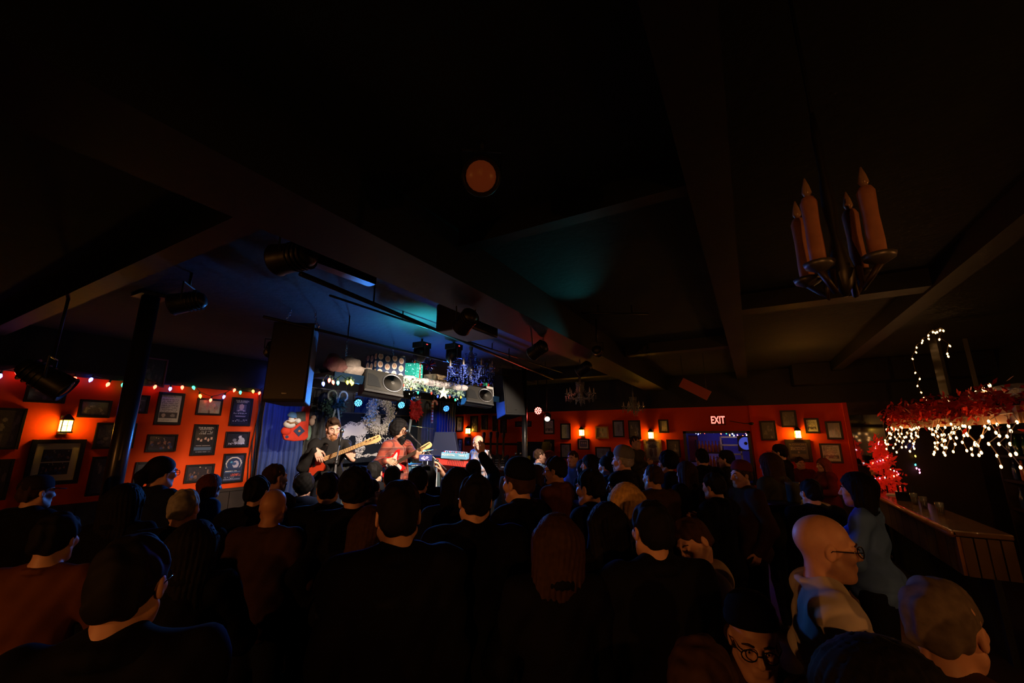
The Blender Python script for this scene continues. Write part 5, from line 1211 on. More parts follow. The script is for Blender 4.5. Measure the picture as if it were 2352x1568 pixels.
# back bar with shelves, bottles, small string
t = empty('back_bar', (3.45, 7.6, 0), 0, 'dark shelving behind the bar stocked with bottles', 'shelf')
for z in (.95, 1.35, 1.7, 2.05): B().box((0, 0, z), (.42, 3.6, .04)).obj('shelf_board', M_wood_dark, t)
for y in (-1.8, -.6, .6, 1.8): B().box((0, y, 1.05), (.42, .05, 2.1)).obj('divider', M_wood_dark, t)
B().box((.2, 0, 1.05), (.03, 3.6, 2.1)).obj('back_panel', M_blackpaint, t)
BM = [mat('bottle_green', (.02, .10, .04), .12, coat=.6), MATS['bottle_amber'], mat('bottle_clear', (.45, .45, .48), .1, coat=.8), mat('bottle_blue', (.03, .06, .25), .12, coat=.6)]
bl = [('green', 'green glass bottle on the shelving behind the bar'), ('amber', 'amber glass bottle on the shelving behind the bar'), ('clear', 'clear glass bottle on the shelving behind the bar'), ('blue', 'blue glass bottle on the shelving behind the bar')]
for z in (.97, 1.37, 1.72):
    for k in range(16):
        y = 5.95 + 3.3 * k / 15
        if min(abs(y - (7.6 + d)) for d in (-1.8, -.6, .6, 1.8)) < .07: continue
        i = int(rr_.integers(0, 4)); o = inst('bottle', BOT, None, (3.34, y, z), (0, 0, 0), 1.05, BM[i]); tag(o, bl[i][1], 'bottle', bl[i][0] + ' bottles on the back bar')
sl = [(2099, 1023, 'blue'), (2102, 1045, 'amber'), (2100, 1056, 'green'), (2103, 1065, 'cyan'), (2105, 1073, 'pink'), (2111, 1076, 'pink'), (2113, 1083, 'pink')]
string_lights([(onx(x, y, 2.55), c) for x, y, c in sl], 'short drop of colored bulbs above the bar bottles', .7, .0, sockets=False)
# things on the counter
def counter_thing(nm, px, py, z, label, cat, f):
    q = onx(px, py, 1.80); t = empty(nm, (q[0], q[1], z), random.uniform(-.4, .4), label, cat); f(t); return t
ZT = 1.106
def napkins(t):
    B().box((0, 0, .005), (.16, .16, .01)).obj('stack', M_white, t); B().box((.01, .0, .013), (.15, .15, .006), Matrix.Rotation(.2, 3, 'Z')).obj('top_sheet', M_white, t)
counter_thing('napkin_stack', 2047, 1112, ZT, 'white napkin stack at the far part of the bar counter', 'napkins', napkins)
def caddy(t):
    B().box((0, 0, .06), (.22, .16, .12)).obj('tray', M_blackgloss, t, bevel=.01)
    for k in range(4): B().cyl((-.07 + .05 * k, 0, .1), (-.07 + .05 * k, .0, .2), .012, seg=8).obj('straw', M_black, t)
counter_thing('bar_caddy', 2078, 1124, ZT, 'black caddy with straws on the bar counter', 'caddy', caddy)
def glass(t):
    B().lathe([(.03, 0), (.04, .14), (.037, .14), (.028, .01)], 14).obj('tumbler', mat('glass_clear', (.7, .72, .75), .06, spec=1., trans=.8), t, True); B().lathe([(.027, .008), (.034, .09)], 12).obj('drink', mat('drink_amber', (.5, .22, .05), .1), t, True)
for px, py, lb in ((2120, 1146, 'drinking glass on the counter beside the black caddy'), (2160, 1172, 'drinking glass near the slatted end of the counter'), (2098, 1136, 'drinking glass on the counter towards the bar shelves')):
    counter_thing('drinking_glass', px, py, ZT, lb, 'glass', glass)
def register(t):
    B().box((0, 0, .1), (.34, .34, .2)).obj('drawer_unit', M_black, t, bevel=.01); B().box((0, .05, .34), (.32, .05, .24), Matrix.Rotation(-.3, 3, 'X')).obj('screen', M_blackgloss, t, bevel=.01); B().box((.0, -.12, .215), (.28, .1, .02)).obj('keypad', M_iron, t)
t = empty('cash_register', (2.85, 5.4, 1.005), 2.6, 'black cash register on the service counter', 'register'); register(t)
# high table with a beer mug and tray in the crowd
mg = P(atd(1822, 1130, 4.6)); t = empty('high_table', (mg.x, mg.y, 0), 0, 'round dark high table among the crowd near the bar', 'table'); HT = mg.z - .10
B().lathe([(.30, HT - .035), (.31, HT - .02), (.30, HT)], 24).obj('tabletop', M_wood_dark, t, True); B().cyl((0, 0, .03), (0, 0, HT - .03), .03, seg=12).obj('stem', M_iron, t, True); B().lathe([(.22, 0), (.2, .02), (.03, .04)], 20).obj('foot', M_iron, t, True)
t = empty('beer_pitcher', (mg.x, mg.y, HT + .001), 0, 'glass pitcher of amber beer on the round high table', 'pitcher')
B().lathe([(.06, 0), (.065, .02), (.065, .18), (.07, .20), (.066, .20), (.06, .02)], 18).obj('jug', mat('glass_clear', (.7, .72, .75)), t, True); B().lathe([(.056, .01), (.058, .15)], 16).obj('beer', mat('beer_amber', (.55, .22, .04), .1), t, True)
B().tube([(.065, 0, .16), (.12, 0, .15), (.12, 0, .06), (.065, 0, .04)], .009, 6).obj('handle', MATS['glass_clear'], t, True)
# ------------------------------------------------------------------ people
def rotm(yaw=0., pitch=0., roll=0.):
    """head frame: columns right, face, up. yaw>0 turns to the person's left, pitch>0 looks up, roll>0 tilts to the right"""
    cy, sy, cp, sp_, cr, sr = math.cos(yaw), math.sin(yaw), math.cos(pitch), math.sin(pitch), math.cos(roll), math.sin(roll)
    Rz = np.array([[cy, -sy, 0], [sy, cy, 0], [0, 0, 1]]); Rx = np.array([[1, 0, 0], [0, cp, -sp_], [0, sp_, cp]]); Ry = np.array([[cr, 0, sr], [0, 1, 0], [-sr, 0, cr]])
    return Rz @ Rx @ Ry
def unit(v): v = np.array(v, float); return v / (np.linalg.norm(v) + 1e-12)
def head_sdf(s, c, R, fem=False, mouth=0.):
    L = lambda *v: c + R @ np.array(v, float)
    s.ell(L(0, -.014, .032), (.076, .097, .088), .03, R); s.ell(L(0, .03, -.045), (.058 if not fem else .054, .066, .074), .035, R)
    s.cap(L(-.018, .070, -.098), L(.018, .070, -.098), .020, None, .025)
    for q in (-1, 1):
        s.ell(L(q * .044, .060, -.018), (.024, .026, .024), .02, R); s.cap(L(q * .060, .0, -.055), L(q * .035, .055, -.095), .016, .014, .03)
    s.cap(L(-.034, .080, .026), L(.034, .080, .026), .011, None, .018)
    for q in (-1, 1): s.ell(L(q * .032, .098, .004), (.019, .017, .013), .012, R, 's'); s.ell(L(q * .031, .078, .003), (.014, .0135, .0125), .004, R)
    s.cap(L(0, .092, .012), L(0, .113, -.028), .008, .012, .012); 
    for q in (-1, 1): s.ell(L(q * .012, .100, -.032), (.009, .010, .007), .006, R)
    if mouth: s.ell(L(0, .096, -.070), (.020, .022, .014), .006, R, 's'); s.cap(L(-.018, .092, -.056), L(.018, .092, -.056), .006, None, .008); s.cap(L(-.016, .086, -.084), L(.016, .086, -.084), .007, None, .008)
    else: s.cap(L(-.019, .090, -.060), L(.019, .090, -.060), .0065, None, .008); s.cap(L(-.016, .089, -.070), L(.016, .089, -.070), .0065, None, .008); s.cap(L(-.02, .101, -.0645), L(.02, .101, -.0645), .003, None, .004, 's')
    for q in (-1, 1):
        s.ell(L(q * .079, -.010, -.004), (.009, .019, .031), .008, R); s.ell(L(q * .088, -.006, -.002), (.006, .010, .018), .005, R, 's')
def hand_sdf(s, w, d, n, lat, curl=.5, spread=.0, sc=1.):
    """w wrist, d finger direction, n palm normal (the way the palm faces), lat towards the thumb"""
    d, n = unit(d), unit(n); lat = unit(lat - (lat @ d) * d - 0); n = unit(n - (n @ d) * d); lat = unit(lat - (lat @ n) * n)
    for i in range(4):
        o = (1.5 - i); a = w + d * .018 + lat * o * .011; k = w + d * (.088 - .006 * abs(o - .5)) * sc + lat * o * .0195
        s.cap(a, k, .0155, .0115, .014)
    for i, ln in enumerate((.072, .080, .074, .058)):
        o = (1.5 - i); p = w + d * (.088 - .006 * abs(o - .5)) * sc + lat * o * .0195; dd = unit(d + lat * o * spread * .12); ang = 0.
        for sg, f in ((.46, .75), (.31, 1.0), (.23, .7)):
            ang += curl * f * (1.15 if i > 1 else 1.); q = p + (dd * math.cos(ang) + n * math.sin(ang)) * ln * sg * sc
            s.cap(p, q, .0092, .0080, .0045); p = q
    p = w + d * .022 + lat * .026; q = p + unit(lat * .75 + d * .7 + n * .35) * .042; r = q + unit(lat * .25 + d * .9 + n * (.4 + .5 * curl)) * .034; u = r + unit(d * .9 + n * (.4 + .7 * curl)) * .024
    s.cap(p, q, .014, .0115, .010); s.cap(q, r, .0108, .0095, .004); s.cap(r, u, .0094, .0078, .004)
def ik(S, W, l1, l2, pole):
    S = np.array(S, float); W = np.array(W, float); d = W - S; L = np.linalg.norm(d); u = d / L; L = min(L, .998 * (l1 + l2)); a = (l1 * l1 - l2 * l2 + L * L) / (2 * L); h = math.sqrt(max(l1 * l1 - a * a, 0))
    p = np.array(pole, float); p = unit(p - (p @ u) * u); return S + u * a + p * h, S + u * L
ARMS = {'down': dict(w=(.235, .05, .88), pole=(.3, -1, 0), d=(0, .15, -1), n=(-1, .1, 0), lat=(0, 1, .1), curl=.35),
        'front': dict(w=(.11, .27, 1.13), pole=(.7, -.4, -.7), d=(-.75, .55, .25), n=(-.3, -.5, .2), lat=(0, 0.2, 1), curl=.75),
        'raise': dict(w=(.12, .30, 1.80), pole=(.8, .3, -.6), d=(.0, .1, 1), n=(-.4, 1, 0), lat=(-1, -.3, 0), curl=.25),
        'phone': dict(w=(.19, .26, 1.66), pole=(.8, .3, -.8), d=(-.35, .15, 1), n=(-1, .1, -.2), lat=(-.2, -1, .1), curl=.45),
        'drink': dict(w=(.16, .30, 1.28), pole=(.7, -.3, -.7), d=(-.5, .6, .3), n=(-.6, -.3, 0), lat=(0, .2, 1), curl=.8),
        'side': dict(w=(.52, .18, 1.05), pole=(.2, -.6, -1), d=(.9, .3, -.1), n=(0, .2, -1), lat=(-.3, 1, 0), curl=.3),
        'pocket': dict(w=(.215, .05, .93), pole=(.9, -.7, 0), d=(-.1, .4, -1), n=(-1, .1, 0), lat=(.1, 1, .2), curl=.4)}
BODY = {}
M_skin = mat('skin_fair', (.62, .34, .24), .5, noise=.08, nscale=30); M_skin2 = mat('skin_tan', (.46, .23, .14), .5, noise=.08, nscale=30); M_skin3 = mat('skin_brown', (.30, .15, .09), .5, noise=.08, nscale=30)
def body_meshes(key, sex, rarm, larm, head=(0, 0, 0), top='shirt', res=.015, hres=.0065, belly=0., mouth=0., lean=0.):
    """returns body, top, trousers, shoes meshes and the head frame; built once for each key"""
    if key in BODY: return BODY[key]
    f = sex == 'f'; sw = .155 if f else .185; cr = .145 if f else .165
    up = lambda z: lean * max(0, z - .95)
    T = lambda x, y, z: np.array((x, y + up(z), z))
    J = {}; hc = T(0, .018, 1.632) ; R = rotm(*head)
    arms = {}
    for q, a in ((1, rarm), (-1, larm)):
        a = dict(ARMS[a]) if isinstance(a, str) else a
        mir = isinstance(a.get('mir', True), bool) and a.get('mir', True) and q == -1
        g = lambda v: np.array((v[0] * (-1 if mir else 1), v[1], v[2]), float)
        S = T(q * sw, -.008, 1.432); E, Wr = ik(S, g(a['w']), .295, .262, g(a['pole'])); arms[q] = (S, E, Wr, g(a['d']), g(a['n']), g(a['lat']), a['curl'])
    def torso(s, inf=0.):
        s.ell(T(0, -.002, .965), (.165 + inf + (.01 if f else 0), .118 + inf, .125 + inf), .06); s.ell(T(0, .012 + belly * .5, 1.11), (cr - .018 + inf + belly, .102 + inf + belly, .15 + inf), .06)
        s.ell(T(0, .002, 1.30), (cr + inf, .112 + inf, .165 + inf), .06); s.cap(T(-sw + .03, -.012, 1.430), T(sw - .03, -.012, 1.430), .056 + inf, None, .05)
        if f:
            for q in (-1, 1): s.ell(T(q * .07, .10, 1.29), (.06 + inf, .05 + inf, .06 + inf), .04)
        for q in (-1, 1): s.cap(T(q * .11, -.018, 1.445), T(q * .03, -.014, 1.495), .045 + inf, .043 + inf * .7, .04)
    def armp(s, inf=0., frac=1.):
        for q in (-1, 1):
            S, E, Wr = arms[q][:3]
            s.ell(S + np.array((q * .005, 0, -.005)), (.060 + inf, .058 + inf, .065 + inf), .04)
            if frac < .5: e = S + (E - S) * frac * 1.7; s.cap(S, e, .051 + inf, .050 + inf * 1.3, .03)
            else:
                s.cap(S, E, .051 + inf, .043 + inf, .03); k = (frac - .5) * 2; s.cap(E, E + (Wr - E) * k, .043 + inf, .043 + inf + (.030 - .043) * k, .03)
    def legp(s, inf=0., foot=True, lo=0.):
        for q in (-1, 1):
            Hh = np.array((q * .088, 0, .92)); K = np.array((q * .10, .015, .50)); A = np.array((q * .11, -.02, .085 + lo))
            s.cap(Hh, K, .086 + inf, .060 + inf, .04); s.cap(K, A, .056 + inf, .040 + inf, .03); s.ell(np.array((q * .102, -.028, .36)), (.05 + inf, .052 + inf, .11), .03)
    s = Sdf(); torso(s); armp(s); legp(s)
    for q in (-1, 1): s.cap((q * .11, -.03, .06), (q * .125, .13, .040), .036, .032, .03)
    s.cap(T(0, -.018, 1.47), hc + R @ np.array((0, -.022, -.055)), .056 if not f else .048, .053 if not f else .045, .03)
    head_sdf(s, hc, R, f, mouth)
    fine = [(hc - np.array((.125, .14, .145)), hc + np.array((.125, .14, .145)), hres)]
    for q in (-1, 1):
        S, E, Wr, d, n, lat, curl = arms[q]; hand_sdf(s, Wr, d, n, lat, curl, .3); hcn = Wr + unit(d) * .09; fine.append((hcn - .125, hcn + .125, .0055 if hres > .005 else .0045))
    body = s.mesh('body', M_skin, res, fine)
    inf = {'shirt': .014, 'tee': .013, 'jacket': .026, 'hoodie': .024}[top]; fr = .42 if top == 'tee' else .97; hem = {'jacket': .80}.get(top, .86)
    s = Sdf(); torso(s, inf); armp(s, inf, fr)
    s.cap(T(0, 0, .97), T(0, 0, hem + .12), .155 + inf, .17 + inf, .05)
    ph = rng.random(4) * 6
    s.fn(lambda P: .0045 * np.sin(34 * P[..., 2] + 16 * P[..., 0] + ph[0] + 2.2 * np.sin(11 * P[..., 0] + 7 * P[..., 1] + ph[1])) + .003 * np.sin(60 * P[..., 0] - 31 * P[..., 2] + ph[2]))
    s.fn(lambda P: hem - P[..., 2], 'i')
    if top in ('jacket', 'hoodie', 'shirt'):
        rr = {'jacket': .025, 'hoodie': .034, 'shirt': .013}[top]
        for k in range(12):
            a0, a1 = 2 * pi * k / 12, 2 * pi * (k + 1) / 12; g = lambda a: T(.070 * math.cos(a), -.022 + .068 * math.sin(a), 1.486 - .022 * math.sin(a))
            s.cap(g(a0), g(a1), rr, None, .015)
    if top == 'hoodie': s.ell(T(0, -.11, 1.45), (.11, .06, .08), .04)
    topm = s.mesh('top', M_white, max(.011, res * .75))
    s = Sdf(); legp(s, .014, False, .02); s.ell((0, -.002, .955), (.178, .128, .12), .05); s.fn(lambda P: P[..., 2] - 1.0, 'i')
    trm = s.mesh('trousers', M_black, .02)
    s = Sdf()
    for q in (-1, 1): s.cap((q * .11, -.035, .05), (q * .125, .135, .044), .048, .042, .03); s.cap((q * .11, -.02, .11), (q * .11, -.03, .06), .048, .046, .03)
    s.fn(lambda P: -P[..., 2], 'i')
    shm = s.mesh('shoes', M_black, .016)
    BODY[key] = (body, topm, trm, shm, hc, R); return BODY[key]
HAIR = {}
def hair_mesh(style, hc, R, key, res=.0075):
    k = (style, key)
    if k in HAIR: return HAIR[k]
    L = lambda *v: hc + R @ np.array(v, float); s = Sdf()
    loc = lambda P: (P - hc) @ R
    ph = rng.random(6) * 6
    def cut(nvec, p0): 
        nv = unit(nvec); p0 = np.array(p0); s.fn(lambda P: (loc(P) - p0) @ nv, 'I', .022)
    if style in ('short', 'crop', 'combed', 'receding'):
        th = {'short': .013, 'crop': .006, 'combed': .012, 'receding': .008}[style]
        s.ell(L(0, -.016, .034), (.0785 + th * .35, .099 + th * .6, .089 + th * 1.1), .02, R); s.cap(L(-.03, -.075, -.022), L(.03, -.075, -.022), .026 + th * .3, None, .03)
        if style == 'combed': s.ell(L(.012, .055, .108), (.055, .050, .030), .03, R)
        s.fn(lambda P: .0042 * np.sin(80 * loc(P)[..., 0] + 3 * np.sin(40 * loc(P)[..., 1] + ph[0])) + .0025 * np.sin(110 * loc(P)[..., 1] + 70 * loc(P)[..., 2] + ph[1]))
        cut((0, .17, -.165), (0, .088, .066)) if style != 'receding' else cut((0, .30, -.10), (0, .03, .07))
        s.fn(lambda P: -np.minimum(.07 - np.abs(loc(P)[..., 0]) - .0, .0) * 0 - 1., 'i')
    elif style in ('long', 'longstraight', 'bob'):
        z = {'long': -.30, 'longstraight': -.36, 'bob': -.14}[style]
        s.ell(L(0, -.018, .036), (.096, .118, .106), .03, R)
        for q in (-1, 0, 1): s.cap(L(q * .055, -.05 - .02 * (q == 0), .02), L(q * .07, -.06, z), .062, .045, .04)
        for q in (-1, 1): s.cap(L(q * .078, .01, .03), L(q * .088, .005, z * .75), .028, .02, .03)
        s.fn(lambda P: .0026 * np.sin(34 * np.arctan2(loc(P)[..., 0], -loc(P)[..., 1] + .001) + 2 * np.sin(14 * loc(P)[..., 2] + ph[0])) + .0016 * np.sin(71 * np.arctan2(loc(P)[..., 0], -loc(P)[..., 1] + .001) + ph[1] + 9 * loc(P)[..., 2]))
        s.ell(L(0, .085, -.045), (.066, .085, .105), .02, R, 's')
    elif style == 'ponytail':
        s.ell(L(0, -.016, .034), (.088, .108, .100), .02, R); s.cap(L(0, -.075, -.03), L(0, -.07, -.05), .045, None, .03); s.cap(L(0, -.11, .03), L(0, -.15, -.02), .03, .035, .02); s.cap(L(0, -.15, -.02), L(0, -.13, -.2), .035, .015, .02)
        s.fn(lambda P: .003 * np.sin(70 * loc(P)[..., 0] + 20 * loc(P)[..., 2] + ph[0])); cut((0, .15, -.185), (0, .088, .062))
    elif style == 'bun':
        s.ell(L(0, -.016, .034), (.088, .108, .100), .02, R); s.cap(L(0, -.075, -.03), L(0, -.07, -.05), .04, None, .03); s.ell(L(0, -.07, .135), (.045, .045, .042), .015, R)
        s.fn(lambda P: .003 * np.sin(70 * loc(P)[..., 0] + 20 * loc(P)[..., 2] + ph[0])); cut((0, .15, -.185), (0, .088, .062))
    elif style in ('afro', 'curly'):
        e = .055 if style == 'afro' else .035
        s.ell(L(0, -.035, .045), (.076 + e, .092 + e, .092 + e), .02, R)
        s.fn(lambda P: .0045 * (np.sin(95 * loc(P)[..., 0] + ph[0]) * np.sin(90 * loc(P)[..., 1] + ph[1]) + np.sin(88 * loc(P)[..., 2] + ph[2]) * np.sin(77 * loc(P)[..., 0] + 60 * loc(P)[..., 1])))
        s.ell(L(0, .105, -.03), (.072, .10, .10), .02, R, 's'); cut((0, .06, -1), (0, 0, -.07))
    elif style == 'fringe':
        s.cap(L(-.06, -.07, -.02), L(.06, -.07, -.02), .035, None, .03); s.ell(L(0, -.03, -.02), (.084, .075, .055), .02, R); cut((0, .3, 1), (0, 0, .02))
    elif style == 'beard':
        s.ell(L(0, .032, -.062), (.065, .073, .070), .02, R); s.cap(L(0, .07, -.105), L(0, .068, -.125), .03, .02, .03)
        s.fn(lambda P: .002 * np.sin(120 * loc(P)[..., 0]) * np.sin(100 * loc(P)[..., 2])); cut((0, -.62, 1), (0, .10, -.046)); cut((0, -1, 0), (0, .0, 0)); s.ell(L(0, .115, -.064), (.024, .026, .012), .006, R, 's')
        s.cap(L(-.028, .096, -.052), L(.028, .096, -.052), .008, None, .006)
    elif style == 'bigbeard':
        s.ell(L(0, .032, -.070), (.068, .078, .080), .02, R); s.cap(L(0, .07, -.11), L(0, .062, -.165), .045, .03, .03)
        s.fn(lambda P: .0035 * np.sin(110 * loc(P)[..., 0] + ph[0]) * np.sin(95 * loc(P)[..., 2] + ph[1])); cut((0, -.62, 1), (0, .10, -.046)); cut((0, -1, 0), (0, -.01, 0)); s.ell(L(0, .115, -.070), (.026, .035, .02), .006, R, 's')
        s.cap(L(-.03, .097, -.049), L(.03, .097, -.049), .008, None, .006)
    lo, hi = s.bounds(); V, F = s.nets(lo - .02, hi + .02, res)
    HAIR[k] = npmesh('hair', V, F, M_black); return HAIR[k]
def head_obj(name, b, m, parent, hc, R, smooth=True, X=None):
    o = b.obj(name, m, parent, smooth); M = Matrix.Identity(4)
    for i in range(3):
        for j in range(3): M[i][j] = R[i, j]
        M[i][3] = hc[i]
    o.matrix_local = M if X is None else M @ X; return o
def colm(tagname, c, rough=.85):
    return mat('cloth_%s' % tagname, c, rough, noise=.12, nscale=12, spec=.08)
HAIRC = {'black': (.007, .006, .006), 'brown': (.045, .022, .012), 'auburn': (.16, .045, .02), 'blond': (.55, .34, .12), 'grey': (.30, .28, .26), 'ash': (.13, .105, .09), 'white': (.55, .52, .48), 'darkblond': (.20, .12, .05)}
def hairm(c): return mat('hair_' + c, HAIRC[c], .75, noise=.3, nscale=40, spec=.15)
def person(base, rz, sc, meshes, label, skin, topm, hair=None, hairc='black', trous=None, extras=(), key='', eyes=True, group=None, hat=None, hatm=None, topname='shirt'):
    body, topme, trm, shm, hc, R = meshes
    t = empty('person', base, rz, label, 'person', group); t.scale = (sc,) * 3
    inst('body', body, t, m=skin); inst(topname, topme, t, m=topm); inst('trousers', trm, t, m=trous or mat('denim_dark', (.010, .012, .02), .9, spec=.1)); inst('shoes', shm, t, m=M_black)
    if hair and hair != 'bald': inst('hair', hair_mesh(hair, hc, R, key), t, m=hairm(hairc))
    for e in extras:
        if e in ('beard', 'bigbeard'): inst('beard', hair_mesh(e, hc, R, key, .006), t, m=hairm(hairc if hairc != 'grey' else 'grey'))
        if e == 'gingerbeard': inst('beard', hair_mesh('beard', hc, R, key, .006), t, m=mat('hair_ginger', (.28, .11, .04), .6))
        if e == 'glasses':
            g = B()
            for q in (-1, 1):
                g.tube([(q * .033 + .026 * math.cos(a), .108 - .004 * abs(math.cos(a)), .001 + .020 * math.sin(a)) for a in np.arange(14) * 2 * pi / 14], .0024, 5, True)
                g.tube([(q * .058, .103, .006), (q * .079, .06, .008), (q * .083, -.005, .006), (q * .080, -.022, -.008)], .0022, 5)
            g.tube([(-.008, .112, .004), (.008, .112, .004)], .0022, 5); head_obj('glasses', g, M_blackgloss, t, hc, R)
        if e == 'beanie':
            g = B().lathe([(.090, .0), (.094, .01), (.094, .035), (.090, .04), (.088, .06), (.072, .09), (.045, .11), (.01, .118)], 20); head_obj('beanie', g, hatm or colm('grey', (.12, .12, .13)), t, hc, R, True, Matrix.Translation((0, -.018, .048)) @ Matrix.Rotation(.22, 4, 'X') @ Matrix.Diagonal((1, 1.18, 1, 1)))
        if e == 'cap':
            g = B().lathe([(.088, .0), (.091, .015), (.088, .045), (.072, .08), (.045, .10), (.01, .106)], 20); head_obj('cap_crown', g, hatm or colm('capblack', (.02, .015, .018)), t, hc, R, True, Matrix.Translation((0, -.015, .035)) @ Matrix.Rotation(.06, 4, 'X') @ Matrix.Diagonal((1, 1.17, 1, 1)))
            br = [(.075 * math.cos(a), .06 + .115 * math.sin(a)) for a in np.linspace(0, pi, 12)]; g = B().prism(br, .006); head_obj('cap_brim', g, hatm or colm('capblack', (.02, .015, .018)), t, hc, R, True, Matrix.Translation((0, .005, .038)) @ Matrix.Rotation(-.12, 4, 'X'))
        if e == 'brimhat':
            g = B().lathe([(.15, .0), (.152, .006), (.095, .012), (.090, .05), (.085, .09), (.06, .105), (.01, .108)], 22); head_obj('hat', g, hatm or colm('capblack', (.02, .015, .018)), t, hc, R, True, Matrix.Translation((0, -.012, .045)) @ Matrix.Diagonal((1, 1.15, 1, 1)))
    if eyes:
        w = B(); k = B(); br = B()
        for q in (-1, 1):
            w.ell((q * .031, .0795, .0035), (.0135, .0118, .0062), 10, 6); k.ell((q * .031, .0885, .0030), (.0052, .0036, .0050), 8, 6)
            br.tube([(q * .016, .0935, .024), (q * .034, .0925, .030), (q * .052, .080, .024)], [.004, .0045, .0025], 5)
        head_obj('eyes', w, mat('eye_white', (.75, .72, .70), .3), t, hc, R); head_obj('pupils', k, M_blackgloss, t, hc, R)
        head_obj('eyebrows', br, hairm(hairc if hairc in ('black', 'brown', 'auburn') else 'brown'), t, hc, R)
    return t
def place(px, ytop, d, a, hairtop=1.765):
    """foot point, turn and scale of somebody whose crown is at this pixel and distance; a: 0 faces away, 90 right, 180 the camera, -90 left"""
    p = atd(px, ytop, d); aw = unit((p[0], p[1], 0)); rt = np.array((aw[1], -aw[0], 0)); a = math.radians(a); f = aw * math.cos(a) + rt * math.sin(a)
    return Vector((p[0], p[1], 0)), math.atan2(-f[0], f[1]), p[2] / hairtop
def to_local(q, base, rz, sc):
    v = (Vector(tuple(q)) - base); v = Matrix.Rotation(-rz, 3, 'Z') @ v; return np.array(v) / sc
def dir_local(q, rz): return np.array(Matrix.Rotation(-rz, 3, 'Z') @ Vector(tuple(q)))

# ---- the band
def musician(px, ytop, d, a, z0, hairtop, **k):
    p = atd(px, ytop, d); base, rz, _ = place(px, ytop, d, a); base.z = z0; sc = (p[2] - z0) / hairtop; return base, rz, sc
base, rz, sc = musician(766, 957, 5.25, 152, .45, 1.775)
lw_ = lambda px, py, d: to_local(atd(px, py, d), base, rz, sc)
dv = lambda p, q: q - p
rw = lw_(726, 1033, 4.88); rf = lw_(738, 1060, 4.86); lwv = lw_(816, 1064, 4.84); lf = lw_(802, 1040, 4.76); out = dir_local((Vector((0, 0, 2)) - base).normalized(), rz)
mm = body_meshes('bassist', 'm', dict(w=rw, pole=(.35, -.6, -1), d=dv(rw, rf), n=-out, lat=lw_(760, 1050, 4.9) - rw, curl=.45, mir=False), dict(w=lwv, pole=(-.7, -.2, -.9), d=dv(lwv, lf), n=-out, lat=lw_(840, 1030, 4.9) - lwv, curl=.75, mir=False), (-.22, -.30, 0), 'shirt', .012, .0045, .012)
person(base, rz, sc, mm, 'bearded bass player in a dark grey sweatshirt looking down on stage', M_skin, colm('charcoal', (.018, .016, .015)), 'combed', 'brown', extras=('gingerbeard',), key='bassist', topname='sweatshirt')
t = empty('guitar_strap', base, rz, 'black strap across the chest of the bass player', 'strap'); t.scale = (sc,) * 3
B().tube([(-.10, -.08, 1.50), (-.09, .04, 1.49), (-.05, .14, 1.36), (.02, .165, 1.2), (.10, .16, 1.08)], .016, 4).obj('band', M_black, t)

base, rz, sc = musician(916, 960, 6.15, 140, .45, 1.825)
rw = lw_(888, 1057, 5.82); rf = lw_(912, 1066, 5.80); lwv = lw_(963, 1056, 5.72); lf = lw_(973, 1036, 5.66); out = dir_local((Vector((0, 0, 2)) - base).normalized(), rz)
mm = body_meshes('singer', 'm', dict(w=rw, pole=(.3, -.8, -1), d=dv(rw, rf), n=-out, lat=lw_(900, 1040, 5.8) - rw, curl=.5, mir=False), dict(w=lwv, pole=(-.6, -.2, -.9), d=dv(lwv, lf), n=-out, lat=lw_(985, 1035, 5.8) - lwv, curl=.75, mir=False), (.12, -.05, 0), 'shirt', .012, .0045, .02, mouth=1., lean=.03)
person(base, rz, sc, mm, 'bearded singer with a big afro in a red plaid shirt on stage', M_skin2, mat_plaid('plaid_red', (.30, .055, .03), (.09, .022, .02), (.34, .17, .11), 8.5), 'afro', 'black', extras=('bigbeard', 'glasses'), key='singer', topname='plaid_shirt')

base, rz, sc = musician(1100, 1000, 7.0, -118, .45, 1.755)
rw = lw_(1090, 1068, 6.62); lwv = lw_(1076, 1066, 6.75)
mm = body_meshes('keys', 'm', dict(w=rw, pole=(.9, -.6, -.5), d=lw_(1078, 1076, 6.58) - rw, n=(0, .1, -1), lat=(-1, .3, 0), curl=.5, mir=False), dict(w=lwv, pole=(-.8, -.6, -.5), d=lw_(1062, 1068, 6.7) - lwv, n=(0, .1, -1), lat=(1, .3, 0), curl=.5, mir=False), (.12, -.32, 0), 'shirt', .012, .0045, .02)
person(base, rz, sc, mm, 'bald keyboard player with glasses in a striped blue shirt', M_skin, mat_plaid('stripe_blue', (.22, .30, .48), (.40, .26, .24), (.5, .46, .42), 11.), 'bald', 'grey', extras=('glasses',), key='keys', topname='striped_shirt')

# ---- the audience
C = {'black': (.006, .006, .008), 'navy': (.012, .018, .045), 'char': (.02, .02, .022), 'brown': (.055, .028, .018), 'rust': (.13, .045, .02), 'beige': (.42, .33, .24), 'denim': (.05, .09, .17), 'blue': (.10, .22, .75), 'olive': (.06, .06, .035), 'grey': (.16, .16, .17), 'white': (.62, .58, .55), 'maroon': (.12, .02, .025), 'teal': (.03, .10, .12)}
TPL = {'m0': ('m', 'down', 'down', (0, -.03, 0)), 'm1': ('m', 'front', 'pocket', (.1, -.05, .04)), 'm2': ('m', 'drink', 'down', (-.15, -.02, -.05)), 'f0': ('f', 'down', 'front', (.06, -.04, .05)), 'f1': ('f', 'front', 'front', (-.1, -.06, -.04)),
       'mr': ('m', 'raise', 'down', (0, .03, 0)), 'fr': ('f', 'phone', 'front', (0, .03, 0)), 'ms': ('m', 'down', 'side', (0, 0, 0))}
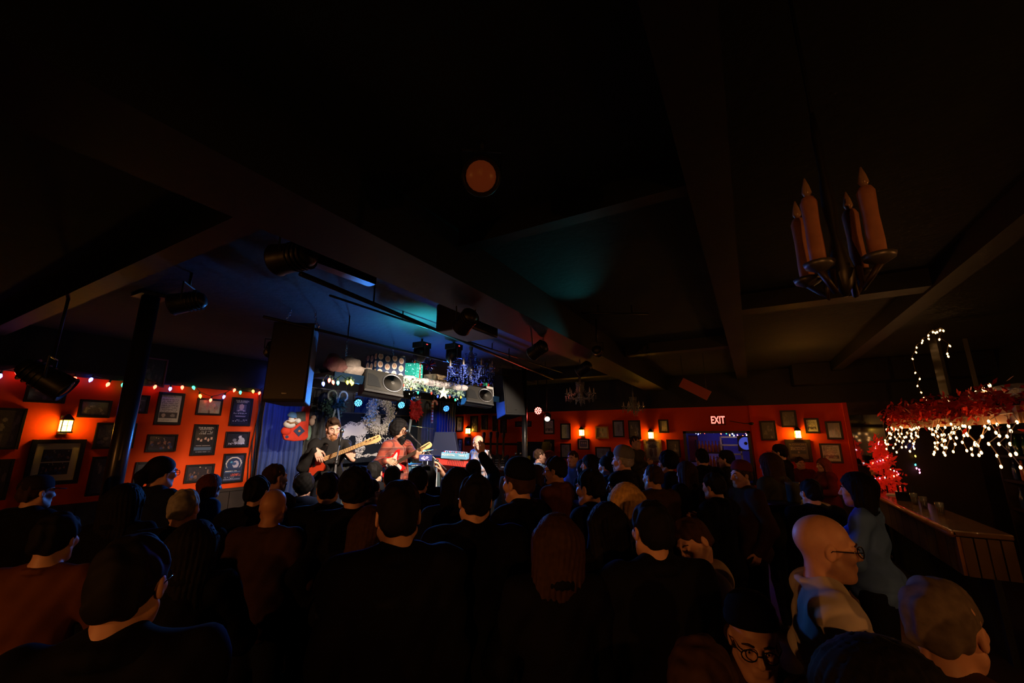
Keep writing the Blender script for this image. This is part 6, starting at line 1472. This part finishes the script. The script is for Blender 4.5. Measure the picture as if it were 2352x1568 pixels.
def crowd(px, ytop, d, a, tpl, hair, hairc, top, col, skin, label, extras=(), hat=None, hatcol=None, hero=False, head=None, ht=1.765):
    sx, ra, la, hd = TPL[tpl]
    if head is not None: hd = head
    key = (tpl, top, hd) if not hero else (tpl, top, hd, label)
    mm = body_meshes(key, sx, ra, la, hd, top, .016 if not hero else .013, .0068 if not hero else .0045)
    base, rz, sc = place(px, ytop, d, a, ht)
    return person(base, rz, sc, mm, label, skin, mat_plaid('plaid_blue', (.16, .30, .55), (.04, .07, .16), (.6, .65, .7), 9.) if col == 'plaid' else colm(col, C[col]), hair, hairc, None, extras, key=(tpl, hd), eyes=hero or abs(a) > 60, hatm=colm('hat_' + hatcol, C[hatcol]) if hatcol else None, topname={'jacket': 'jacket', 'hoodie': 'hoodie', 'tee': 't_shirt', 'shirt': 'shirt'}[top])
S1, S2, S3 = M_skin, M_skin2, M_skin3
crowd(88, 1092, 3.3, 60, 'm0', 'short', 'brown', 'jacket', 'black', S1, 'man in a baseball cap at the far left edge facing the stage', ('cap',))
crowd(372, 1047, 3.62, 62, 'm1', 'ponytail', 'black', 'jacket', 'navy', S1, 'man in glasses with tied back dark hair before the orange wall', ('glasses',))
crowd(484, 1089, 4.5, 70, 'f0', 'bob', 'auburn', 'jacket', 'navy', S1, 'woman with auburn bobbed hair before the lowest wall posters')
crowd(428, 1121, 2.75, 20, 'm0', 'crop', 'grey', 'jacket', 'black', S1, 'grey cropped head rimmed violet in front of the auburn haired woman')
crowd(452, 1197, 2.1, 15, 'f1', 'longstraight', 'black', 'jacket', 'black', S1, 'dark straight haired woman rimmed blue at the lower left')
crowd(310, 1232, 1.22, 22, 'm0', 'short', 'black', 'jacket', 'black', S1, 'large dark head of a man in glasses nearest the lower left', ('glasses',), hero=True)
crowd(292, 1112, 2.9, 30, 'f1', 'long', 'black', 'jacket', 'black', S1, 'dark haired woman directly under the thick black post')
crowd(135, 1178, 2.15, 35, 'm1', 'short', 'black', 'shirt', 'rust', S1, 'man with a rust lit shoulder low at the left edge')
crowd(632, 1063, 3.85, 55, 'm0', 'crop', 'brown', 'jacket', 'char', S1, 'bearded man rimmed blue under the stocking', ('beard',))
crowd(594, 1093, 3.35, 25, 'm2', 'short', 'black', 'jacket', 'black', S1, 'black haired man just left of the shaved orange lit head')
crowd(630, 1119, 2.85, 30, 'm1', 'bald', 'black', 'shirt', 'brown', S2, 'shaved head lit orange with a blue rim below the stocking')
crowd(700, 1092, 4.6, 20, 'f0', 'curly', 'black', 'jacket', 'navy', S1, 'curly haired listener rimmed blue under the bass body')
crowd(757, 1085, 3.35, 5, 'm0', 'short', 'black', 'jacket', 'black', S1, 'dark head centered below the bass player')
crowd(818, 1083, 2.95, 12, 'm1', 'curly', 'black', 'jacket', 'black', S1, 'broad dark curly head below the grey amplifier')
crowd(851, 1090, 3.85, 40, 'f1', 'bun', 'brown', 'jacket', 'black', S1, 'woman with a hair bun and glasses left of the singer', ('glasses',), ht=1.80)
crowd(862, 1059, 4.75, 10, 'm2', 'short', 'black', 'jacket', 'black', S1, 'dark head directly before the red guitar body')
crowd(902, 1070, 4.3, 5, 'm0', 'short', 'black', 'jacket', 'char', S1, 'round dark head under the singer\'s strumming hand')
crowd(920, 1105, 1.78, -4, 'm0', 'short', 'black', 'jacket', 'black', S1, 'large black haired head with lit ears and neck at center', hero=True)
crowd(851, 1163, 2.45, 15, 'f0', 'long', 'brown', 'jacket', 'black', S1, 'woman with loose brown hair left of the large center head')
crowd(962, 1072, 3.7, -3, 'f1', 'short', 'black', 'jacket', 'black', S1, 'dark cropped head behind and right of the large center head')
pt = crowd(980, 1068, 4.9, 0, 'fr', 'bob', 'black', 'tee', 'black', S2, 'listener holding up a phone with a bare arm before the drums')
crowd(1050, 1075, 3.1, -10, 'f0', 'longstraight', 'black', 'jacket', 'navy', S1, 'long haired woman with a blue rim before the keyboards')
crowd(1088, 1055, 4.6, -5, 'mr', 'short', 'black', 'jacket', 'black', S1, 'listener raising one dark sleeved arm before the keyboard player')
crowd(1093, 1090, 2.3, -5, 'm1', 'short', 'black', 'jacket', 'black', S1, 'man with a lit orange neck and glasses right of center', ('glasses',), hero=True)
crowd(1195, 1060, 2.85, -55, 'm2', 'short', 'brown', 'jacket', 'black', S1, 'bearded man in a dark beanie looking left under the thin post', ('beard', 'beanie'), hatcol='black')
crowd(1184, 1052, 6.0, -30, 'm1', 'short', 'blond', 'jacket', 'grey', S1, 'blond man seen from behind at the foot of the thin post')
crowd(1237, 1030, 7.6, 70, 'm0', 'crop', 'brown', 'shirt', 'plaid', S1, 'man in a blue and white plaid shirt near the far wall')
crowd(1262, 1035, 8.1, -100, 'f1', 'long', 'auburn', 'shirt', 'maroon', S1, 'smiling woman facing the man in plaid near the far wall')
crowd(1232, 1068, 5.6, -80, 'f0', 'long', 'brown', 'jacket', 'navy', S1, 'woman in profile low in front of the plaid shirted man')
crowd(1278, 1048, 4.15, -65, 'm1', 'short', 'black', 'jacket', 'rust', S2, 'man with glasses and beard in a rust brown jacket looking left', ('glasses', 'beard'))
crowd(1316, 1034, 6.9, -150, 'm0', 'crop', 'brown', 'shirt', 'blue', S1, 'man in a blue shirt standing upright near the far wall')
crowd(1340, 1055, 6.3, -60, 'f1', 'longstraight', 'black', 'jacket', 'black', S1, 'slim dark haired woman right of the blue shirted man')
crowd(1356, 1044, 5.75, -85, 'f0', 'bob', 'black', 'jacket', 'navy', S1, 'woman with a blue lit face and bobbed black hair')
crowd(1395, 1038, 5.2, -60, 'f1', 'bun', 'black', 'jacket', 'denim', S1, 'woman with a high dark bun under the wooden framed photo', ht=1.80)
crowd(1432, 1028, 4.7, -75, 'm2', 'short', 'grey', 'jacket', 'char', S1, 'older bearded man in a grey knit hat looking left', ('beard', 'beanie'), hatcol='grey')
crowd(1457, 1000, 9.0, 120, 'm2', 'crop', 'brown', 'shirt', 'olive', S1, 'tall man in an olive shirt rising above the crowd by the far lantern')
crowd(1358, 1077, 3.1, -60, 'f1', 'short', 'black', 'jacket', 'black', S1, 'short haired woman in profile with an orange lit cheek', hero=True)
crowd(1436, 1110, 2.65, -10, 'f0', 'long', 'blond', 'jacket', 'black', S1, 'woman with long blond hair seen from behind')
crowd(1395, 1155, 2.35, -15, 'f1', 'bob', 'black', 'jacket', 'black', S1, 'dark bobbed head with a blue rim left of the blond woman')
crowd(1424, 1083, 3.8, -95, 'f0', 'longstraight', 'black', 'jacket', 'black', S1, 'blue lit face looking left behind the blond woman')
crowd(1500, 1066, 4.2, -40, 'm1', 'receding', 'brown', 'jacket', 'brown', S1, 'brown haired man with a bald crown looking left')
crowd(1533, 1040, 5.6, -85, 'f1', 'curly', 'black', 'jacket', 'black', S1, 'woman with curly black hair and a blue lit face')
crowd(1496, 1150, 1.95, -25, 'm0', 'short', 'black', 'jacket', 'black', S1, 'black haired man with a lit orange nape right of the blond woman', hero=True)
crowd(1596, 1190, 2.3, -110, 'm1', 'short', 'brown', 'hoodie', 'beige', S1, 'man with an orange face leaning in a beige fleece', ('beard',), hero=True, head=(.5, -.4, .35))
crowd(1612, 1030, 6.1, -30, 'm2', 'short', 'black', 'jacket', 'black', S1, 'dark head before the left half of the side room opening')
crowd(1668, 1034, 6.3, -70, 'm0', 'short', 'black', 'jacket', 'char', S1, 'man in a dark cap before the side room shelf', ('cap',))
crowd(1702, 1062, 4.5, -120, 'm1', 'short', 'brown', 'jacket', 'brown', S1, 'man in a knit hat with an orange lit face under the side room', ('beanie',), hatcol='maroon')
crowd(1575, 1060, 5.0, -50, 'f0', 'long', 'brown', 'jacket', 'black', S1, 'brown haired woman between the curly woman and the side room')
crowd(1640, 1085, 3.9, -60, 'm2', 'short', 'black', 'jacket', 'black', S1, 'dark haired man in black at mid crowd below the exit sign')
crowd(1768, 1040, 4.9, -60, 'f1', 'long', 'brown', 'jacket', 'olive', S1, 'woman in an olive coat right of the side room')
crowd(1790, 1020, 7.0, -75, 'ms', 'short', 'black', 'jacket', 'black', S1, 'man in a black cap reaching an arm to the right by the concert poster', ('cap',))
crowd(1835, 1048, 8.3, 160, 'm1', 'short', 'brown', 'shirt', 'maroon', S1, 'man in maroon below the brown concert poster')
crowd(1890, 1052, 7.6, -120, 'f1', 'bob', 'auburn', 'jacket', 'maroon', S1, 'woman in a maroon coat below the large pale framed sheet')
crowd(1860, 1100, 3.9, -30, 'm0', 'short', 'black', 'jacket', 'black', S1, 'man in black with his back turned beside the beer pitcher')
crowd(1968, 1085, 3.3, -80, 'f0', 'bob', 'black', 'shirt', 'blue', S1, 'black haired woman in a bright blue shirt near the bar end')
crowd(2012, 1062, 7.5, -60, 'm1', 'short', 'black', 'jacket', 'char', S1, 'dark haired customer leaning at the far end of the bar')
crowd(1872, 1180, 1.75, 78, 'm1', 'bald', 'brown', 'shirt', 'white', S1, 'bald man in glasses and a pale shirt looking right', ('glasses',), hero=True, ht=1.755)
crowd(1717, 1362, 1.5, 172, 'f0', 'fringe', 'brown', 'hoodie', 'brown', S1, 'woman in glasses and a dark cap facing the camera', ('glasses', 'beanie'), hatcol='black', hero=True, head=(0, -.12, 0), ht=1.785)
crowd(2140, 1322, 1.22, 20, 'm0', 'crop', 'ash', 'jacket', 'brown', S1, 'grey haired head seen from behind at the lower right', hero=True)
crowd(2012, 1475, .86, 60, 'f1', 'long', 'black', 'jacket', 'black', S1, 'dark long haired woman in front of the bald man', hero=True)
crowd(1600, 1466, 1.12, 25, 'm1', 'short', 'brown', 'jacket', 'brown', S1, 'brown haired head at the bottom edge left of the woman in glasses', hero=True)
crowd(1277, 1182, 1.9, -10, 'f0', 'longstraight', 'brown', 'jacket', 'black', S1, 'brown long haired woman dimly lit low in the center')
# phone held up by the listener with bare arms
ph = P(atd(978, 1051, 4.68)); t = empty('smartphone', ph, 0, 'phone held sideways above the crowd with a bright screen', 'phone')
M = look((0, 0, 0), C0 - np.array(ph)); t.matrix_world = Matrix.Translation(ph) @ M
B().box((0, 0, 0), (.15, .073, .008)).obj('case', M_black, t, bevel=.003)
im = canvas(30, 15, (.02, .03, .12), .3)
for _ in range(14): blob(im, rng.uniform(.1, .9), rng.uniform(.2, .9), .06, .12, rng.choice([.3, .6, 1.]) * np.array((.7, .6, 1)))
raster('screen', im, .138, .064, Matrix.Translation((0, 0, .0046)), mat_attr('screen_ink', .3, .3, emit=.9), t)
# glass lifted by the tall man
